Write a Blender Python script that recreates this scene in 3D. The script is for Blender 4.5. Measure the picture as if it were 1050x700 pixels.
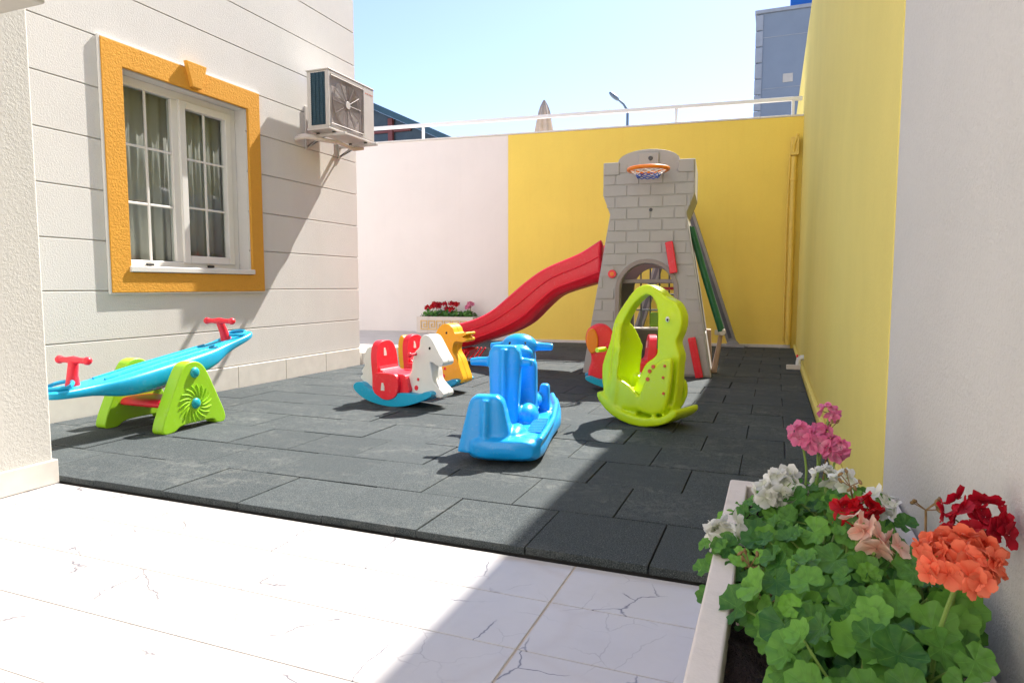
import bpy, bmesh, math, random
from math import sin, cos, pi, radians, sqrt, atan2
from mathutils import Vector, Matrix, Euler
random.seed(7)
R = random.Random(11)
for o in list(bpy.data.objects):
    bpy.data.objects.remove(o)
S = bpy.context.scene
C = S.collection

# ------------------------------------------------------------------ camera
cd = bpy.data.cameras.new('camera')
cam = bpy.data.objects.new('camera', cd)
C.objects.link(cam)
cam.location = (0, 0, 0.9)
cam.rotation_euler = (radians(90 - 4.8), 0, radians(21.6))
cd.sensor_width = 36
cd.lens = 681 / 1050 * 36
cd.clip_start = 0.02
cd.clip_end = 2000
S.camera = cam

# ------------------------------------------------------------------ light
SUN = Vector((0.2, 0.8, 1.0)).normalized()
elev = math.asin(SUN.z)
azim = atan2(SUN.x, SUN.y)
W = bpy.data.worlds.new('World')
S.world = W
W.use_nodes = True
wn = W.node_tree.nodes
sky = wn.new('ShaderNodeTexSky')
sky.sky_type = 'NISHITA'
sky.sun_disc = False
sky.sun_elevation = elev
sky.sun_rotation = azim
sky.air_density = 1.0
sky.dust_density = 0.5
sky.ozone_density = 2.6
tint = wn.new('ShaderNodeMix'); tint.data_type = 'RGBA'; tint.blend_type = 'MULTIPLY'
tint.inputs[0].default_value = 1.0
tint.inputs[7].default_value = (1.01, .94, 1.02, 1)
W.node_tree.links.new(sky.outputs[0], tint.inputs[6])
W.node_tree.links.new(tint.outputs[2], wn['Background'].inputs[0])
wn['Background'].inputs[1].default_value = 0.102
sl = bpy.data.lights.new('sun', 'SUN')
sl.energy = 4.3
sl.angle = radians(0.53)
sl.color = (1.0, 0.95, 0.88)
so = bpy.data.objects.new('sun', sl)
C.objects.link(so)
so.rotation_euler = (-SUN).to_track_quat('-Z', 'Y').to_euler()
S.view_settings.view_transform = 'Standard'
S.view_settings.look = 'None'
S.view_settings.exposure = 1.38
S.view_settings.gamma = 1.0

# ------------------------------------------------------------------ materials
class NT:
    def __init__(s, name):
        s.m = bpy.data.materials.new(name)
        s.m.use_nodes = True
        s.t = s.m.node_tree
        s.b = s.t.nodes['Principled BSDF']
        s.out = s.t.nodes['Material Output']
    def n(s, typ, **kw):
        x = s.t.nodes.new('ShaderNode' + typ)
        for k, v in kw.items():
            setattr(x, k, v)
        return x
    def l(s, a, b):
        s.t.links.new(a, b)
    def noise(s, scale, detail=4, rough=.55, vec=None, dist=0):
        x = s.n('TexNoise')
        x.inputs['Scale'].default_value = scale
        x.inputs['Detail'].default_value = detail
        x.inputs['Roughness'].default_value = rough
        x.inputs['Distortion'].default_value = dist
        if vec: s.l(vec, x.inputs['Vector'])
        return x.outputs['Fac']
    def obj(s):
        return s.n('TexCoord').outputs['Object']
    def ramp(s, fac, stops):
        x = s.n('ValToRGB')
        e = x.color_ramp.elements
        while len(e) < len(stops): e.new(.5)
        for i, (p, c) in enumerate(stops):
            e[i].position = p
            e[i].color = (*c, 1) if len(c) == 3 else c
        s.l(fac, x.inputs[0])
        return x.outputs[0]
    def mix(s, fac, a, b, typ='MIX'):
        x = s.n('Mix', data_type='RGBA', blend_type=typ)
        for v, i in ((fac, 0), (a, 6), (b, 7)):
            if isinstance(v, (int, float)): x.inputs[i].default_value = v
            elif isinstance(v, tuple): x.inputs[i].default_value = (*v, 1)
            else: s.l(v, x.inputs[i])
        return x.outputs[2]
    def math(s, op, a, b=None, c=None):
        x = s.n('Math', operation=op)
        for i, v in enumerate((a, b, c)):
            if v is None: continue
            if isinstance(v, (int, float)): x.inputs[i].default_value = v
            else: s.l(v, x.inputs[i])
        return x.outputs[0]
    def bump(s, h, strength, dist, prev=None):
        x = s.n('Bump')
        x.inputs['Strength'].default_value = strength
        x.inputs['Distance'].default_value = dist
        s.l(h, x.inputs['Height'])
        if prev: s.l(prev, x.inputs['Normal'])
        return x.outputs[0]

def rgb(*c):
    return tuple(c)

def mat_plain(name, col, rough=.5, metal=0., var=.06, scale=6, spec=.5):
    t = NT(name)
    f = t.noise(scale, 5, .6, t.obj())
    c1 = tuple(max(0, x * (1 - var)) for x in col)
    c2 = tuple(min(1, x * (1 + var)) for x in col)
    t.l(t.ramp(f, [(.3, c1), (.7, c2)]), t.b.inputs['Base Color'])
    t.b.inputs['Roughness'].default_value = rough
    t.b.inputs['Metallic'].default_value = metal
    t.b.inputs['Specular IOR Level'].default_value = spec
    return t.m

def mat_plastic(name, col, rough=.38, sss=.12):
    """blow-moulded polyethylene: slight mottling, scuffs and a soft orange-peel"""
    t = NT(name)
    o = t.obj()
    f = t.noise(3.5, 6, .65, o)
    sc = t.noise(38, 4, .7, o, .8)
    base = t.ramp(f, [(.25, tuple(x * .93 for x in col)), (.75, tuple(min(1, x * 1.05) for x in col))])
    pale = tuple(x * .7 + .3 * .75 for x in col)
    k = t.ramp(sc, [(.57, (0, 0, 0)), (.72, (.34, .34, .34))])
    t.l(t.mix(k, base, pale), t.b.inputs['Base Color'])
    t.l(t.math('MULTIPLY_ADD', sc, .22, rough - .1), t.b.inputs['Roughness'])
    t.b.inputs['Subsurface Weight'].default_value = sss
    t.b.inputs['Subsurface Radius'].default_value = (.03, .03, .03)
    t.b.inputs['Subsurface Scale'].default_value = .6
    t.l(t.bump(t.noise(160, 2, .5, o), .06, .002), t.b.inputs['Normal'])
    return t.m

def mat_stucco(name, col, scale=70, depth=.006, strength=.5, var=.05, stain=.0, stain_col=(.5, .45, .38)):
    t = NT(name)
    o = t.obj()
    f = t.noise(1.3, 6, .6, o)
    g = t.noise(scale, 4, .62, o)
    h = t.noise(scale * 3.2, 2, .5, o)
    base = t.ramp(f, [(.3, tuple(x * (1 - var) for x in col)), (.7, tuple(min(1, x * (1 + var)) for x in col))])
    base = t.mix(t.ramp(g, [(.35, (.12, .12, .12)), (.55, (0, 0, 0))]), base, tuple(x * .72 for x in col))
    wz = t.noise(.55, 8, .68, o, .6)
    base = t.mix(t.ramp(wz, [(.45, (0, 0, 0)), (.70, (.22, .22, .22))]), base, tuple(x * .80 for x in col))
    if stain:
        mp = t.n('Mapping')
        mp.inputs['Scale'].default_value = (5, 5, .5)
        t.l(o, mp.inputs[0])
        sn = t.noise(1.5, 6, .65, mp.outputs[0])
        base = t.mix(t.ramp(sn, [(.52, (0, 0, 0)), (.78, (stain,) * 3)]), base, stain_col)
    t.l(base, t.b.inputs['Base Color'])
    t.b.inputs['Roughness'].default_value = .85
    t.b.inputs['Specular IOR Level'].default_value = .25
    hh = t.math('ADD', g, t.math('MULTIPLY', h, .35))
    t.l(t.bump(hh, strength, depth), t.b.inputs['Normal'])
    return t.m

M = {}
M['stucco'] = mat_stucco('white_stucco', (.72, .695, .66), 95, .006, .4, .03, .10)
M['bounce_facade'] = mat_stucco('bounce_stucco', (.88, .85, .80), 95, .006, .4, .03)  # brighter stucco for the added wall that bounces fill light
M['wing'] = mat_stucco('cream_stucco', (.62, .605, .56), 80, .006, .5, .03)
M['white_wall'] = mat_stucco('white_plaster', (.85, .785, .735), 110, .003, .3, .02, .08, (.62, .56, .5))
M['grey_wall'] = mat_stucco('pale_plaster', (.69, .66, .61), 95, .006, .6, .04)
M['yellow_wall'] = mat_stucco('yellow_paint', (.97, .725, .145), 90, .004, .35, .03, .15, (.78, .50, .07))
M['yellow_side'] = mat_stucco('yellow_paint_side', (.87, .72, .20), 90, .005, .4, .03, .12, (.72, .56, .15))
M['trim'] = mat_stucco('ochre_stucco', (.76, .365, .05), 60, .009, .7, .06)
M['skirting'] = mat_plain('skirting_stone', (.74, .70, .64), .45, 0, .06, 9)
M['pvc'] = mat_plain('white_pvc', (.80, .78, .74), .3, 0, .03, 5)
M['white_metal'] = mat_plain('white_painted_metal', (.82, .81, .80), .35, 0, .03, 7)
M['ac_white'] = mat_plain('ac_casing', (.62, .58, .54), .42, 0, .05, 8)
M['ac_grille'] = mat_plain('ac_grille', (.36, .31, .29), .5, 0, .05, 40)
M['ac_dark'] = mat_plain('ac_fins', (.03, .075, .11), .4, .3, .15, 60)
M['black'] = mat_plain('black_rubber', (.02, .02, .02), .6)
M['beige_metal'] = mat_plain('beige_metal', (.50, .46, .40), .4, 0, .06, 10)
M['brown_metal'] = mat_plain('brown_metal', (.20, .10, .08), .45, 0, .1, 10)
M['dark_room'] = mat_plain('room_paint', (.6, .58, .54), .8)
M['red'] = mat_plastic('red_plastic', (.90, .024, .05), .36, .3)
M['slide_red'] = mat_plastic('slide_red_plastic', (.92, .016, .045), .34, .35)
M['blue'] = mat_plastic('blue_plastic', (.006, .36, .88), .30)
M['aqua'] = mat_plastic('aqua_plastic', (.01, .40, .66), .34)
M['lime'] = mat_plastic('lime_plastic', (.63, .80, .006), .34, .2)
M['green'] = mat_plastic('green_plastic', (.36, .70, .02), .36, .2)
M['white_plastic'] = mat_plastic('white_plastic', (.80, .77, .72), .4)
M['yellow_plastic'] = mat_plastic('yellow_plastic', (.90, .46, .02), .36)
M['orange'] = mat_plastic('orange_plastic', (.90, .24, .01), .4)
M['grey_plastic'] = mat_plastic('grey_plastic', (.44, .425, .42), .5, .03)
M['grey_dark'] = mat_plastic('brown_grey_plastic', (.31, .26, .245), .5, .03)
M['tan'] = mat_plastic('tan_plastic', (.55, .36, .27), .45, .03)
M['cream_plastic'] = mat_plastic('cream_plastic', (.72, .64, .58), .45, .03)
M['dark_green'] = mat_plastic('dark_green_plastic', (.012, .14, .06), .4, .02)
M['steel'] = mat_plain('painted_steel', (.36, .36, .36), .4, .3, .08, 14)
M['steel_dark'] = mat_plain('dark_steel', (.16, .17, .20), .4, .4, .08, 14)
M['net_blue'] = mat_plain('blue_cord', (.03, .10, .45), .7)
M['eye'] = mat_plain('eye_black', (.015, .012, .015), .25)
M['teal'] = mat_plastic('teal_plastic', (.01, .38, .46), .3)
M['soil'] = mat_stucco('potting_soil', (.035, .022, .018), 60, .03, 1.0, .3)
M['planter'] = mat_stucco('planter_concrete', (.74, .67, .60), 60, .004, .4, .05, .35, (.42, .36, .30))
M['key'] = mat_plain('key_ochre', (.78, .52, .18), .7, 0, .06, 20)
M['stem'] = mat_plain('plant_stem', (.20, .32, .06), .55, 0, .15, 30)
M['bud'] = mat_plain('dry_bud', (.22, .13, .05), .8, 0, .25, 40)
M['roof'] = mat_plain('teal_roof', (.045, .10, .13), .45, .2, .12, 3)
M['dark_glass'] = mat_plain('dark_glazing', (.055, .075, .085), .18, 0, .2, 2)
M['mullion'] = mat_plain('red_brown_frame', (.22, .06, .055), .5)
M['canvas'] = mat_plain('canvas', (.55, .45, .37), .85, 0, .12, 8)
M['canvas_dark'] = mat_plain('canvas_flap', (.33, .29, .26), .85, 0, .12, 8)
M['cladding'] = mat_plain('blue_grey_cladding', (.20, .245, .31), .55, 0, .06, 1.2)
M['quoin'] = mat_plain('quoin_stone', (.30, .33, .38), .7, 0, .1, 3)
M['sign_blue'] = mat_plain('bright_blue_paint', (.0, .12, .48), .4)
M['lamp_grey'] = mat_plain('lamp_grey', (.16, .20, .23), .4, .2)
M['earth'] = mat_plain('dry_earth', (.28, .24, .19), .95, 0, .3, .3)
M['paving'] = mat_plain('pale_paving', (.55, .52, .48), .6, 0, .1, 3)
M['pipe_yellow'] = mat_plain('painted_pipe', (.78, .54, .09), .4, 0, .06, 9)
M['fabric_beige'] = mat_plain('valance_fabric', (.34, .33, .26), .9, 0, .1, 4)
M['red_dot'] = mat_plain('red_sticker', (.72, .10, .02), .4)

def mat_curtain():
    t = NT('sheer_curtain')
    o = t.obj()
    f = t.noise(3, 5, .6, o)
    t.l(t.ramp(f, [(.3, (.62, .61, .58)), (.7, (.76, .74, .70))]), t.b.inputs['Base Color'])
    t.b.inputs['Roughness'].default_value = .95
    tl = t.n('BsdfTranslucent'); tl.inputs[0].default_value = (.75, .73, .68, 1)
    mx = t.n('MixShader'); mx.inputs[0].default_value = .4
    t.l(t.b.outputs[0], mx.inputs[1]); t.l(tl.outputs[0], mx.inputs[2]); t.l(mx.outputs[0], t.out.inputs[0])
    return t.m
M['curtain'] = mat_curtain()

def mat_glass():
    t = NT('window_glass')
    tr = t.n('BsdfTransparent')
    tr.inputs[0].default_value = (.90, .93, .92, 1)
    gl = t.n('BsdfGlossy')
    gl.inputs['Roughness'].default_value = .02
    lw = t.n('LayerWeight'); lw.inputs[0].default_value = .5
    nz = t.noise(2.0, 2, .5, t.obj())
    t.l(t.bump(nz, .08, .02), gl.inputs['Normal'])
    k = t.math('MULTIPLY_ADD', t.math('POWER', lw.outputs['Facing'], 3.5), .55, .04)
    mx = t.n('MixShader')
    t.l(k, mx.inputs[0]); t.l(tr.outputs[0], mx.inputs[1]); t.l(gl.outputs[0], mx.inputs[2])
    t.l(mx.outputs[0], t.out.inputs[0])
    return t.m
M['glass'] = mat_glass()

def mat_rubber():
    t = NT('rubber_granulate')
    o = t.obj()
    isl = t.n('NewGeometry').outputs['Random Per Island']
    base = t.ramp(isl, [(0, (.024, .032, .035)), (.5, (.032, .041, .044)), (1, (.040, .050, .053))])
    gr = t.noise(230, 3, .7, o)
    base = t.mix(t.ramp(gr, [(.44, (0, 0, 0)), (.62, (.6, .6, .6))]), base, (.115, .135, .14))
    base = t.mix(t.ramp(t.noise(330, 1, .5, o), [(.66, (0, 0, 0)), (.72, (.8, .8, .8))]), base, (.26, .28, .28))
    base = t.mix(t.ramp(gr, [(.30, (.8, .8, .8)), (.40, (0, 0, 0))]), base, (.012, .015, .016))
    # dusty scuffs trodden into the tiles
    mp = t.n('Mapping'); mp.inputs['Rotation'].default_value = (0, 0, .5); mp.inputs['Scale'].default_value = (1, 2.2, 1)
    t.l(o, mp.inputs[0])
    d = t.noise(1.3, 5, .6, mp.outputs[0], .8)
    d2 = t.noise(14, 8, .78, o, 1.2)
    dm = t.math('MULTIPLY', t.ramp(d, [(.46, (.06, .06, .06)), (.66, (1, 1, 1))]), t.ramp(d2, [(.46, (.0, .0, .0)), (.66, (.62, .62, .62))]))
    base = t.mix(dm, base, (.20, .205, .19))
    t.l(base, t.b.inputs['Base Color'])
    t.b.inputs['Roughness'].default_value = .88
    t.b.inputs['Specular IOR Level'].default_value = .35
    t.l(t.bump(gr, .7, .004), t.b.inputs['Normal'])
    return t.m
M['rubber'] = mat_rubber()

def mat_marble():
    t = NT('marble_tile')
    o = t.obj()
    n1 = t.n('TexNoise'); n1.inputs['Scale'].default_value = 5.0; n1.inputs['Detail'].default_value = 4; n1.inputs['Roughness'].default_value = .6
    t.l(o, n1.inputs['Vector'])
    vm = t.n('VectorMath', operation='MULTIPLY_ADD')
    t.l(n1.outputs['Color'], vm.inputs[0]); vm.inputs[1].default_value = (.11, .11, .11); t.l(o, vm.inputs[2])
    isl = t.n('NewGeometry').outputs['Random Per Island']
    cmb = t.n('CombineXYZ'); t.l(t.math('MULTIPLY', isl, 37.0), cmb.inputs[0]); t.l(t.math('MULTIPLY', isl, 19.0), cmb.inputs[1]); t.l(t.math('MULTIPLY', isl, 11.0), cmb.inputs[2])
    va = t.n('VectorMath', operation='ADD'); t.l(vm.outputs[0], va.inputs[0]); t.l(cmb.outputs[0], va.inputs[1])
    def veins(scale, w, off):
        mp = t.n('Mapping'); mp.inputs['Location'].default_value = off; t.l(va.outputs[0], mp.inputs[0])
        v = t.n('TexVoronoi', feature='DISTANCE_TO_EDGE'); v.inputs['Scale'].default_value = scale
        t.l(mp.outputs[0], v.inputs['Vector'])
        return t.ramp(v.outputs['Distance'], [(0, (1, 1, 1)), (w, (0, 0, 0))]), mp.outputs[0]
    e1, m1 = veins(3.2, .011, (0, 0, 0)); e2, m2 = veins(5.5, .012, (5, 3, 1))
    v1 = t.math('MULTIPLY', e1, t.ramp(t.noise(4.2, 1, .5, m1), [(.49, (0, 0, 0)), (.56, (1, 1, 1))]))
    v2 = t.math('MULTIPLY', e2, t.ramp(t.noise(5.0, 1, .5, m2), [(.46, (0, 0, 0)), (.58, (.7, .7, .7))]))
    cl = t.noise(2.2, 5, .6, va.outputs[0])
    base = t.ramp(cl, [(.3, (.505, .485, .475)), (.7, (.555, .535, .52))])
    e3, m3 = veins(1.7, .05, (9, 2, 4))
    base = t.mix(t.math('MULTIPLY', t.math('MULTIPLY', e3, t.noise(3, 3, .6, m3)), .45), base, (.44, .37, .33))
    grime = t.ramp(t.noise(7, 8, .7, o), [(.52, (0, 0, 0)), (.75, (.25, .25, .25))])
    base = t.mix(grime, base, (.46, .42, .38))
    base = t.mix(t.math('MULTIPLY', v2, .6), base, (.24, .21, .21))
    base = t.mix(t.math('MULTIPLY', v1, .88), base, (.06, .055, .085))
    t.l(base, t.b.inputs['Base Color'])
    t.l(t.math('MULTIPLY_ADD', t.noise(6, 4, .6, o), .2, .12), t.b.inputs['Roughness'])
    return t.m
M['marble'] = mat_marble()
M['grout'] = mat_plain('tile_grout', (.50, .42, .34), .9, 0, .15, 12)

def mat_leaf(name, dark, light):
    t = NT(name)
    uv = t.n('UVMap').outputs[0]
    sp = t.n('SeparateXYZ'); t.l(uv, sp.inputs[0])
    u, v = sp.outputs[0], sp.outputs[1]
    isl = t.n('NewGeometry').outputs['Random Per Island']
    base = t.ramp(isl, [(0, dark), (.6, tuple((a + b) / 2 for a, b in zip(dark, light))), (1, light)])
    wav = t.math('ABSOLUTE', t.math('SINE', t.math('MULTIPLY', u, pi * 7)))
    vein = t.math('MULTIPLY', t.ramp(wav, [(0, (1, 1, 1)), (.16, (0, 0, 0))]), t.ramp(v, [(.1, (.9, .9, .9)), (.95, (.2, .2, .2))]))
    base = t.mix(t.math('MULTIPLY', vein, .4), base, tuple(min(1, x * 1.9) for x in light))
    zone = t.ramp(v, [(.35, (0, 0, 0)), (.52, (.5, .5, .5)), (.66, (0, 0, 0))])
    base = t.mix(t.math('MULTIPLY', zone, .5), base, tuple(x * .55 for x in dark))
    blot = t.noise(60, 4, .6, t.obj())
    base = t.mix(t.ramp(blot, [(.4, (0, 0, 0)), (.7, (.3, .3, .3))]), base, light)
    t.l(base, t.b.inputs['Base Color'])
    t.b.inputs['Roughness'].default_value = .5
    t.b.inputs['Specular IOR Level'].default_value = .35
    bm = t.math('SUBTRACT', 1.0, vein)
    t.l(t.bump(bm, .5, .002, None), t.b.inputs['Normal'])
    tl = t.n('BsdfTranslucent'); t.l(t.mix(.3, base, (.30, .55, .03)), tl.inputs[0])
    mx = t.n('MixShader'); mx.inputs[0].default_value = .3
    t.l(t.b.outputs[0], mx.inputs[1]); t.l(tl.outputs[0], mx.inputs[2]); t.l(mx.outputs[0], t.out.inputs[0])
    return t.m
M['leaf'] = mat_leaf('geranium_leaf', (.025, .12, .03), (.19, .44, .06))
M['leaf_dark'] = mat_leaf('geranium_leaf_dark', (.02, .09, .025), (.15, .38, .06))

def mat_petal(name, inner, outer):
    t = NT(name)
    sp = t.n('SeparateXYZ'); t.l(t.n('UVMap').outputs[0], sp.inputs[0])
    isl = t.n('NewGeometry').outputs['Random Per Island']
    c = t.ramp(sp.outputs[1], [(.05, inner), (.75, outer)])
    hv = t.math('MULTIPLY_ADD', isl, .3, .82)
    hs = t.n('HueSaturation'); t.l(hv, hs.inputs['Value']); t.l(c, hs.inputs['Color'])
    c = hs.outputs[0]
    st = t.math('ABSOLUTE', t.math('SINE', t.math('MULTIPLY', sp.outputs[0], 40)))
    c = t.mix(t.math('MULTIPLY', t.ramp(st, [(0, (1, 1, 1)), (.4, (0, 0, 0))]), .12), c, inner)
    t.l(c, t.b.inputs['Base Color'])
    t.b.inputs['Roughness'].default_value = .6
    tl = t.n('BsdfTranslucent'); t.l(c, tl.inputs[0])
    mx = t.n('MixShader'); mx.inputs[0].default_value = .35
    t.l(t.b.outputs[0], mx.inputs[1]); t.l(tl.outputs[0], mx.inputs[2]); t.l(mx.outputs[0], t.out.inputs[0])
    return t.m
PET = {
    'pink': mat_petal('pink_petal', (.85, .40, .52), (.88, .22, .42)),
    'white': mat_petal('white_petal', (.76, .78, .60), (.90, .89, .84)),
    'red': mat_petal('red_petal', (.45, .0, .01), (.72, .008, .02)),
    'crimson': mat_petal('crimson_petal', (.35, .0, .015), (.58, .005, .025)),
    'coral': mat_petal('coral_petal', (.85, .10, .04), (.95, .22, .11)),
    'salmon': mat_petal('salmon_petal', (.90, .42, .32), (.94, .66, .53)),
}

# ------------------------------------------------------------------ mesh helpers
class MB:
    """collects shapes into one mesh"""
    def __init__(s):
        s.bm = bmesh.new()
        s.uv = s.bm.loops.layers.uv.new('UVMap')
    def face(s, vs):
        try: return s.bm.faces.new(vs)
        except ValueError: return None
    def v(s, p): return s.bm.verts.new(p)
    def box(s, x0, x1, y0, y1, z0, z1, mx=None):
        P = [(x, y, z) for z in (z0, z1) for y in (y0, y1) for x in (x0, x1)]
        if mx is not None: P = [mx @ Vector(p) for p in P]
        v = [s.v(p) for p in P]
        for f in ((0, 2, 3, 1), (4, 5, 7, 6), (0, 1, 5, 4), (2, 6, 7, 3), (0, 4, 6, 2), (1, 3, 7, 5)):
            s.face([v[i] for i in f])
        return s
    def obox(s, c, size, rot=(0, 0, 0)):
        mx = Matrix.Translation(c) @ Euler(rot).to_matrix().to_4x4()
        a, b, d = (x / 2 for x in size)
        return s.box(-a, a, -b, b, -d, d, mx)
    def prism(s, pts, w0, w1, F, hole=None):
        """polygon pts (a,b) extruded from w0 to w1; F maps (a,b,w) to a point"""
        tmp = bmesh.new()
        loops = [pts] + ([hole] if hole else [])
        for L in loops:
            vs = [tmp.verts.new((p[0], p[1], 0)) for p in L]
            for i in range(len(vs)): tmp.edges.new((vs[i], vs[(i + 1) % len(vs)]))
        tmp.verts.index_update()
        if hole:
            bmesh.ops.triangle_fill(tmp, use_beauty=True, edges=tmp.edges[:])
        else:
            tmp.faces.new(tmp.verts[:])
        vs = list(tmp.verts)
        a = [s.v(F(q.co.x, q.co.y, w0)) for q in vs]
        b = [s.v(F(q.co.x, q.co.y, w1)) for q in vs]
        for f in tmp.faces:
            idx = [q.index for q in f.verts]
            s.face([a[i] for i in idx]); s.face([b[i] for i in reversed(idx)])
        k = 0
        for L in loops:
            n = len(L)
            for i in range(n):
                s.face([a[k + i], a[k + (i + 1) % n], b[k + (i + 1) % n], b[k + i]])
            k += n
        tmp.free()
        return s
    def tube(s, path, rad, seg=12, closed=False, cap=True):
        P = [Vector(p) for p in path]
        n = len(P)
        rr = rad if isinstance(rad, (list, tuple)) else [rad] * n
        rings = []
        up = None
        for i in range(n):
            if closed: d = P[(i + 1) % n] - P[i - 1]
            else: d = P[min(i + 1, n - 1)] - P[max(i - 1, 0)]
            d.normalize()
            if up is None:
                up = Vector((0, 0, 1)) if abs(d.z) < .9 else Vector((1, 0, 0))
            a = d.cross(up)
            if a.length < 1e-4: a = d.cross(Vector((0, 1, .3)))
            a.normalize(); b = a.cross(d).normalized(); up = b
            rings.append([s.v(P[i] + (a * cos(t) + b * sin(t)) * rr[i]) for t in [2 * pi * k / seg for k in range(seg)]])
        m = n if closed else n - 1
        for i in range(m):
            A, B = rings[i], rings[(i + 1) % n]
            for k in range(seg): s.face([A[k], A[(k + 1) % seg], B[(k + 1) % seg], B[k]])
        if cap and not closed:
            s.face(rings[0][::-1]); s.face(rings[-1])
        return s
    def loft(s, rings, cap=True):
        V = [[s.v(p) for p in r] for r in rings]
        n = len(V[0])
        for i in range(len(V) - 1):
            for k in range(n): s.face([V[i][k], V[i][(k + 1) % n], V[i + 1][(k + 1) % n], V[i + 1][k]])
        if cap: s.face(V[0][::-1]); s.face(V[-1])
        return s
    def ell(s, c, r, rot=(0, 0, 0), seg=20, rings=12):
        mx = Matrix.Translation(c) @ Euler(rot).to_matrix().to_4x4()
        top = s.v(mx @ Vector((0, 0, r[2]))); bot = s.v(mx @ Vector((0, 0, -r[2])))
        L = []
        for i in range(1, rings):
            t = pi * i / rings
            L.append([s.v(mx @ Vector((r[0] * sin(t) * cos(2 * pi * k / seg), r[1] * sin(t) * sin(2 * pi * k / seg), r[2] * cos(t)))) for k in range(seg)])
        for k in range(seg):
            s.face([top, L[0][k], L[0][(k + 1) % seg]]); s.face([bot, L[-1][(k + 1) % seg], L[-1][k]])
        for i in range(len(L) - 1):
            for k in range(seg): s.face([L[i][k], L[i + 1][k], L[i + 1][(k + 1) % seg], L[i][(k + 1) % seg]])
        return s
    def disc(s, c, r, h, axis='z', seg=24, rot=None):
        """short cylinder along an axis"""
        q = {'z': Euler((0, 0, 0)), 'y': Euler((pi / 2, 0, 0)), 'x': Euler((0, pi / 2, 0))}[axis].to_matrix().to_4x4()
        mx = Matrix.Translation(c) @ (rot.to_4x4() if rot else q)
        a = [s.v(mx @ Vector((r * cos(2 * pi * k / seg), r * sin(2 * pi * k / seg), -h / 2))) for k in range(seg)]
        b = [s.v(mx @ Vector((r * cos(2 * pi * k / seg), r * sin(2 * pi * k / seg), h / 2))) for k in range(seg)]
        s.face(a[::-1]); s.face(b)
        for k in range(seg): s.face([a[k], a[(k + 1) % seg], b[(k + 1) % seg], b[k]])
        return s
    def build(s, name, mat, parent=None, bevel=0, seg=2, smooth=True, remesh=0, relax=6, ang=30):
        bmesh.ops.recalc_face_normals(s.bm, faces=s.bm.faces[:])
        me = bpy.data.meshes.new(name)
        s.bm.to_mesh(me); s.bm.free()
        mats = mat if isinstance(mat, (list, tuple)) else [mat]
        for m in mats: me.materials.append(m)
        ob = bpy.data.objects.new(name, me)
        C.objects.link(ob)
        if parent: ob.parent = parent
        if remesh:
            r = ob.modifiers.new('remesh', 'REMESH'); r.mode = 'VOXEL'; r.voxel_size = remesh; r.use_smooth_shade = True
            k = ob.modifiers.new('smooth', 'SMOOTH'); k.factor = .5; k.iterations = relax
        elif bevel:
            b = ob.modifiers.new('bevel', 'BEVEL'); b.width = bevel; b.segments = seg; b.limit_method = 'ANGLE'; b.angle_limit = radians(ang)
            if smooth:
                b.harden_normals = True
                for p in me.polygons: p.use_smooth = True
        elif smooth:
            for p in me.polygons: p.use_smooth = True
            me.set_sharp_from_angle(angle=radians(40))
        return ob

def tag(o, label=None, cat=None, group=None, kind=None):
    if label: o['label'] = label
    if cat: o['category'] = cat
    if group: o['group'] = group
    if kind: o['kind'] = kind
    return o

def thing(name, label, cat, loc=(0, 0, 0), rz=0, group=None):
    o = bpy.data.objects.new(name, None)
    o.empty_display_size = .1
    C.objects.link(o)
    o.location = loc; o.rotation_euler = (0, 0, rz)
    return tag(o, label, cat, group)

def smoothline(pts, n=4, closed=True):
    """Catmull-Rom through the points"""
    out = []
    N = len(pts)
    for i in range(N if closed else N - 1):
        g = (lambda k: pts[k % N]) if closed else (lambda k: pts[max(0, min(N - 1, k))])
        p0, p1, p2, p3 = g(i - 1), g(i), g(i + 1), g(i + 2)
        for k in range(n):
            t = k / n
            out.append(tuple(.5 * (2 * b + (c - a) * t + (2 * a - 5 * b + 4 * c - d) * t * t + (3 * b - a - 3 * c + d) * t ** 3)
                             for a, b, c, d in zip(p0, p1, p2, p3)))
    if not closed: out.append(tuple(pts[-1]))
    return out

XZ = lambda a, b, w: Vector((a, w, b))      # profile in x-z, thickness along y
YZ = lambda a, b, w: Vector((w, a, b))      # profile in y-z, thickness along x
XY = lambda a, b, w: Vector((a, b, w))

# ================================================================== SETTING
# lower ground under the yard, and the higher street level behind the back wall
m = MB(); m.box(-60, 60, -60, 10.62, -.30, -.06); tag(m.build('ground', M['earth'], smooth=False), kind='structure')
m = MB(); m.box(-600, 600, 10.62, 900, -.30, 2.40); tag(m.build('street_ground', M['paving'], smooth=False), kind='structure')

# tile floor: long marble tiles with open grout joints
m = MB()
rows = [2.07 - .2725 * k for k in range(0, 22)]
for k in range(len(rows) - 1):
    y1, y0 = rows[k] - .0014, rows[k + 1] + .0014
    for x0, x1 in ((-4.40, -2.42), (-2.416, -.593), (-.589, .326)):
        x0_, x1_ = x0, x1
        if x0 < -3 : x0_ = -3.135
        m.box(x0_ + .001, x1_ - .001, y0, y1, -.045, -.03 + R.uniform(-.0004, .0004))
m2 = MB(); m2.box(-3.138, .33, rows[-1], 2.072, -.055, -.0325)
tag(m.build('tile_floor', M['marble'], bevel=.0012, seg=1, smooth=False), kind='structure')
tag(m2.build('floor_grout', M['grout'], smooth=False), kind='structure')

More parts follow.
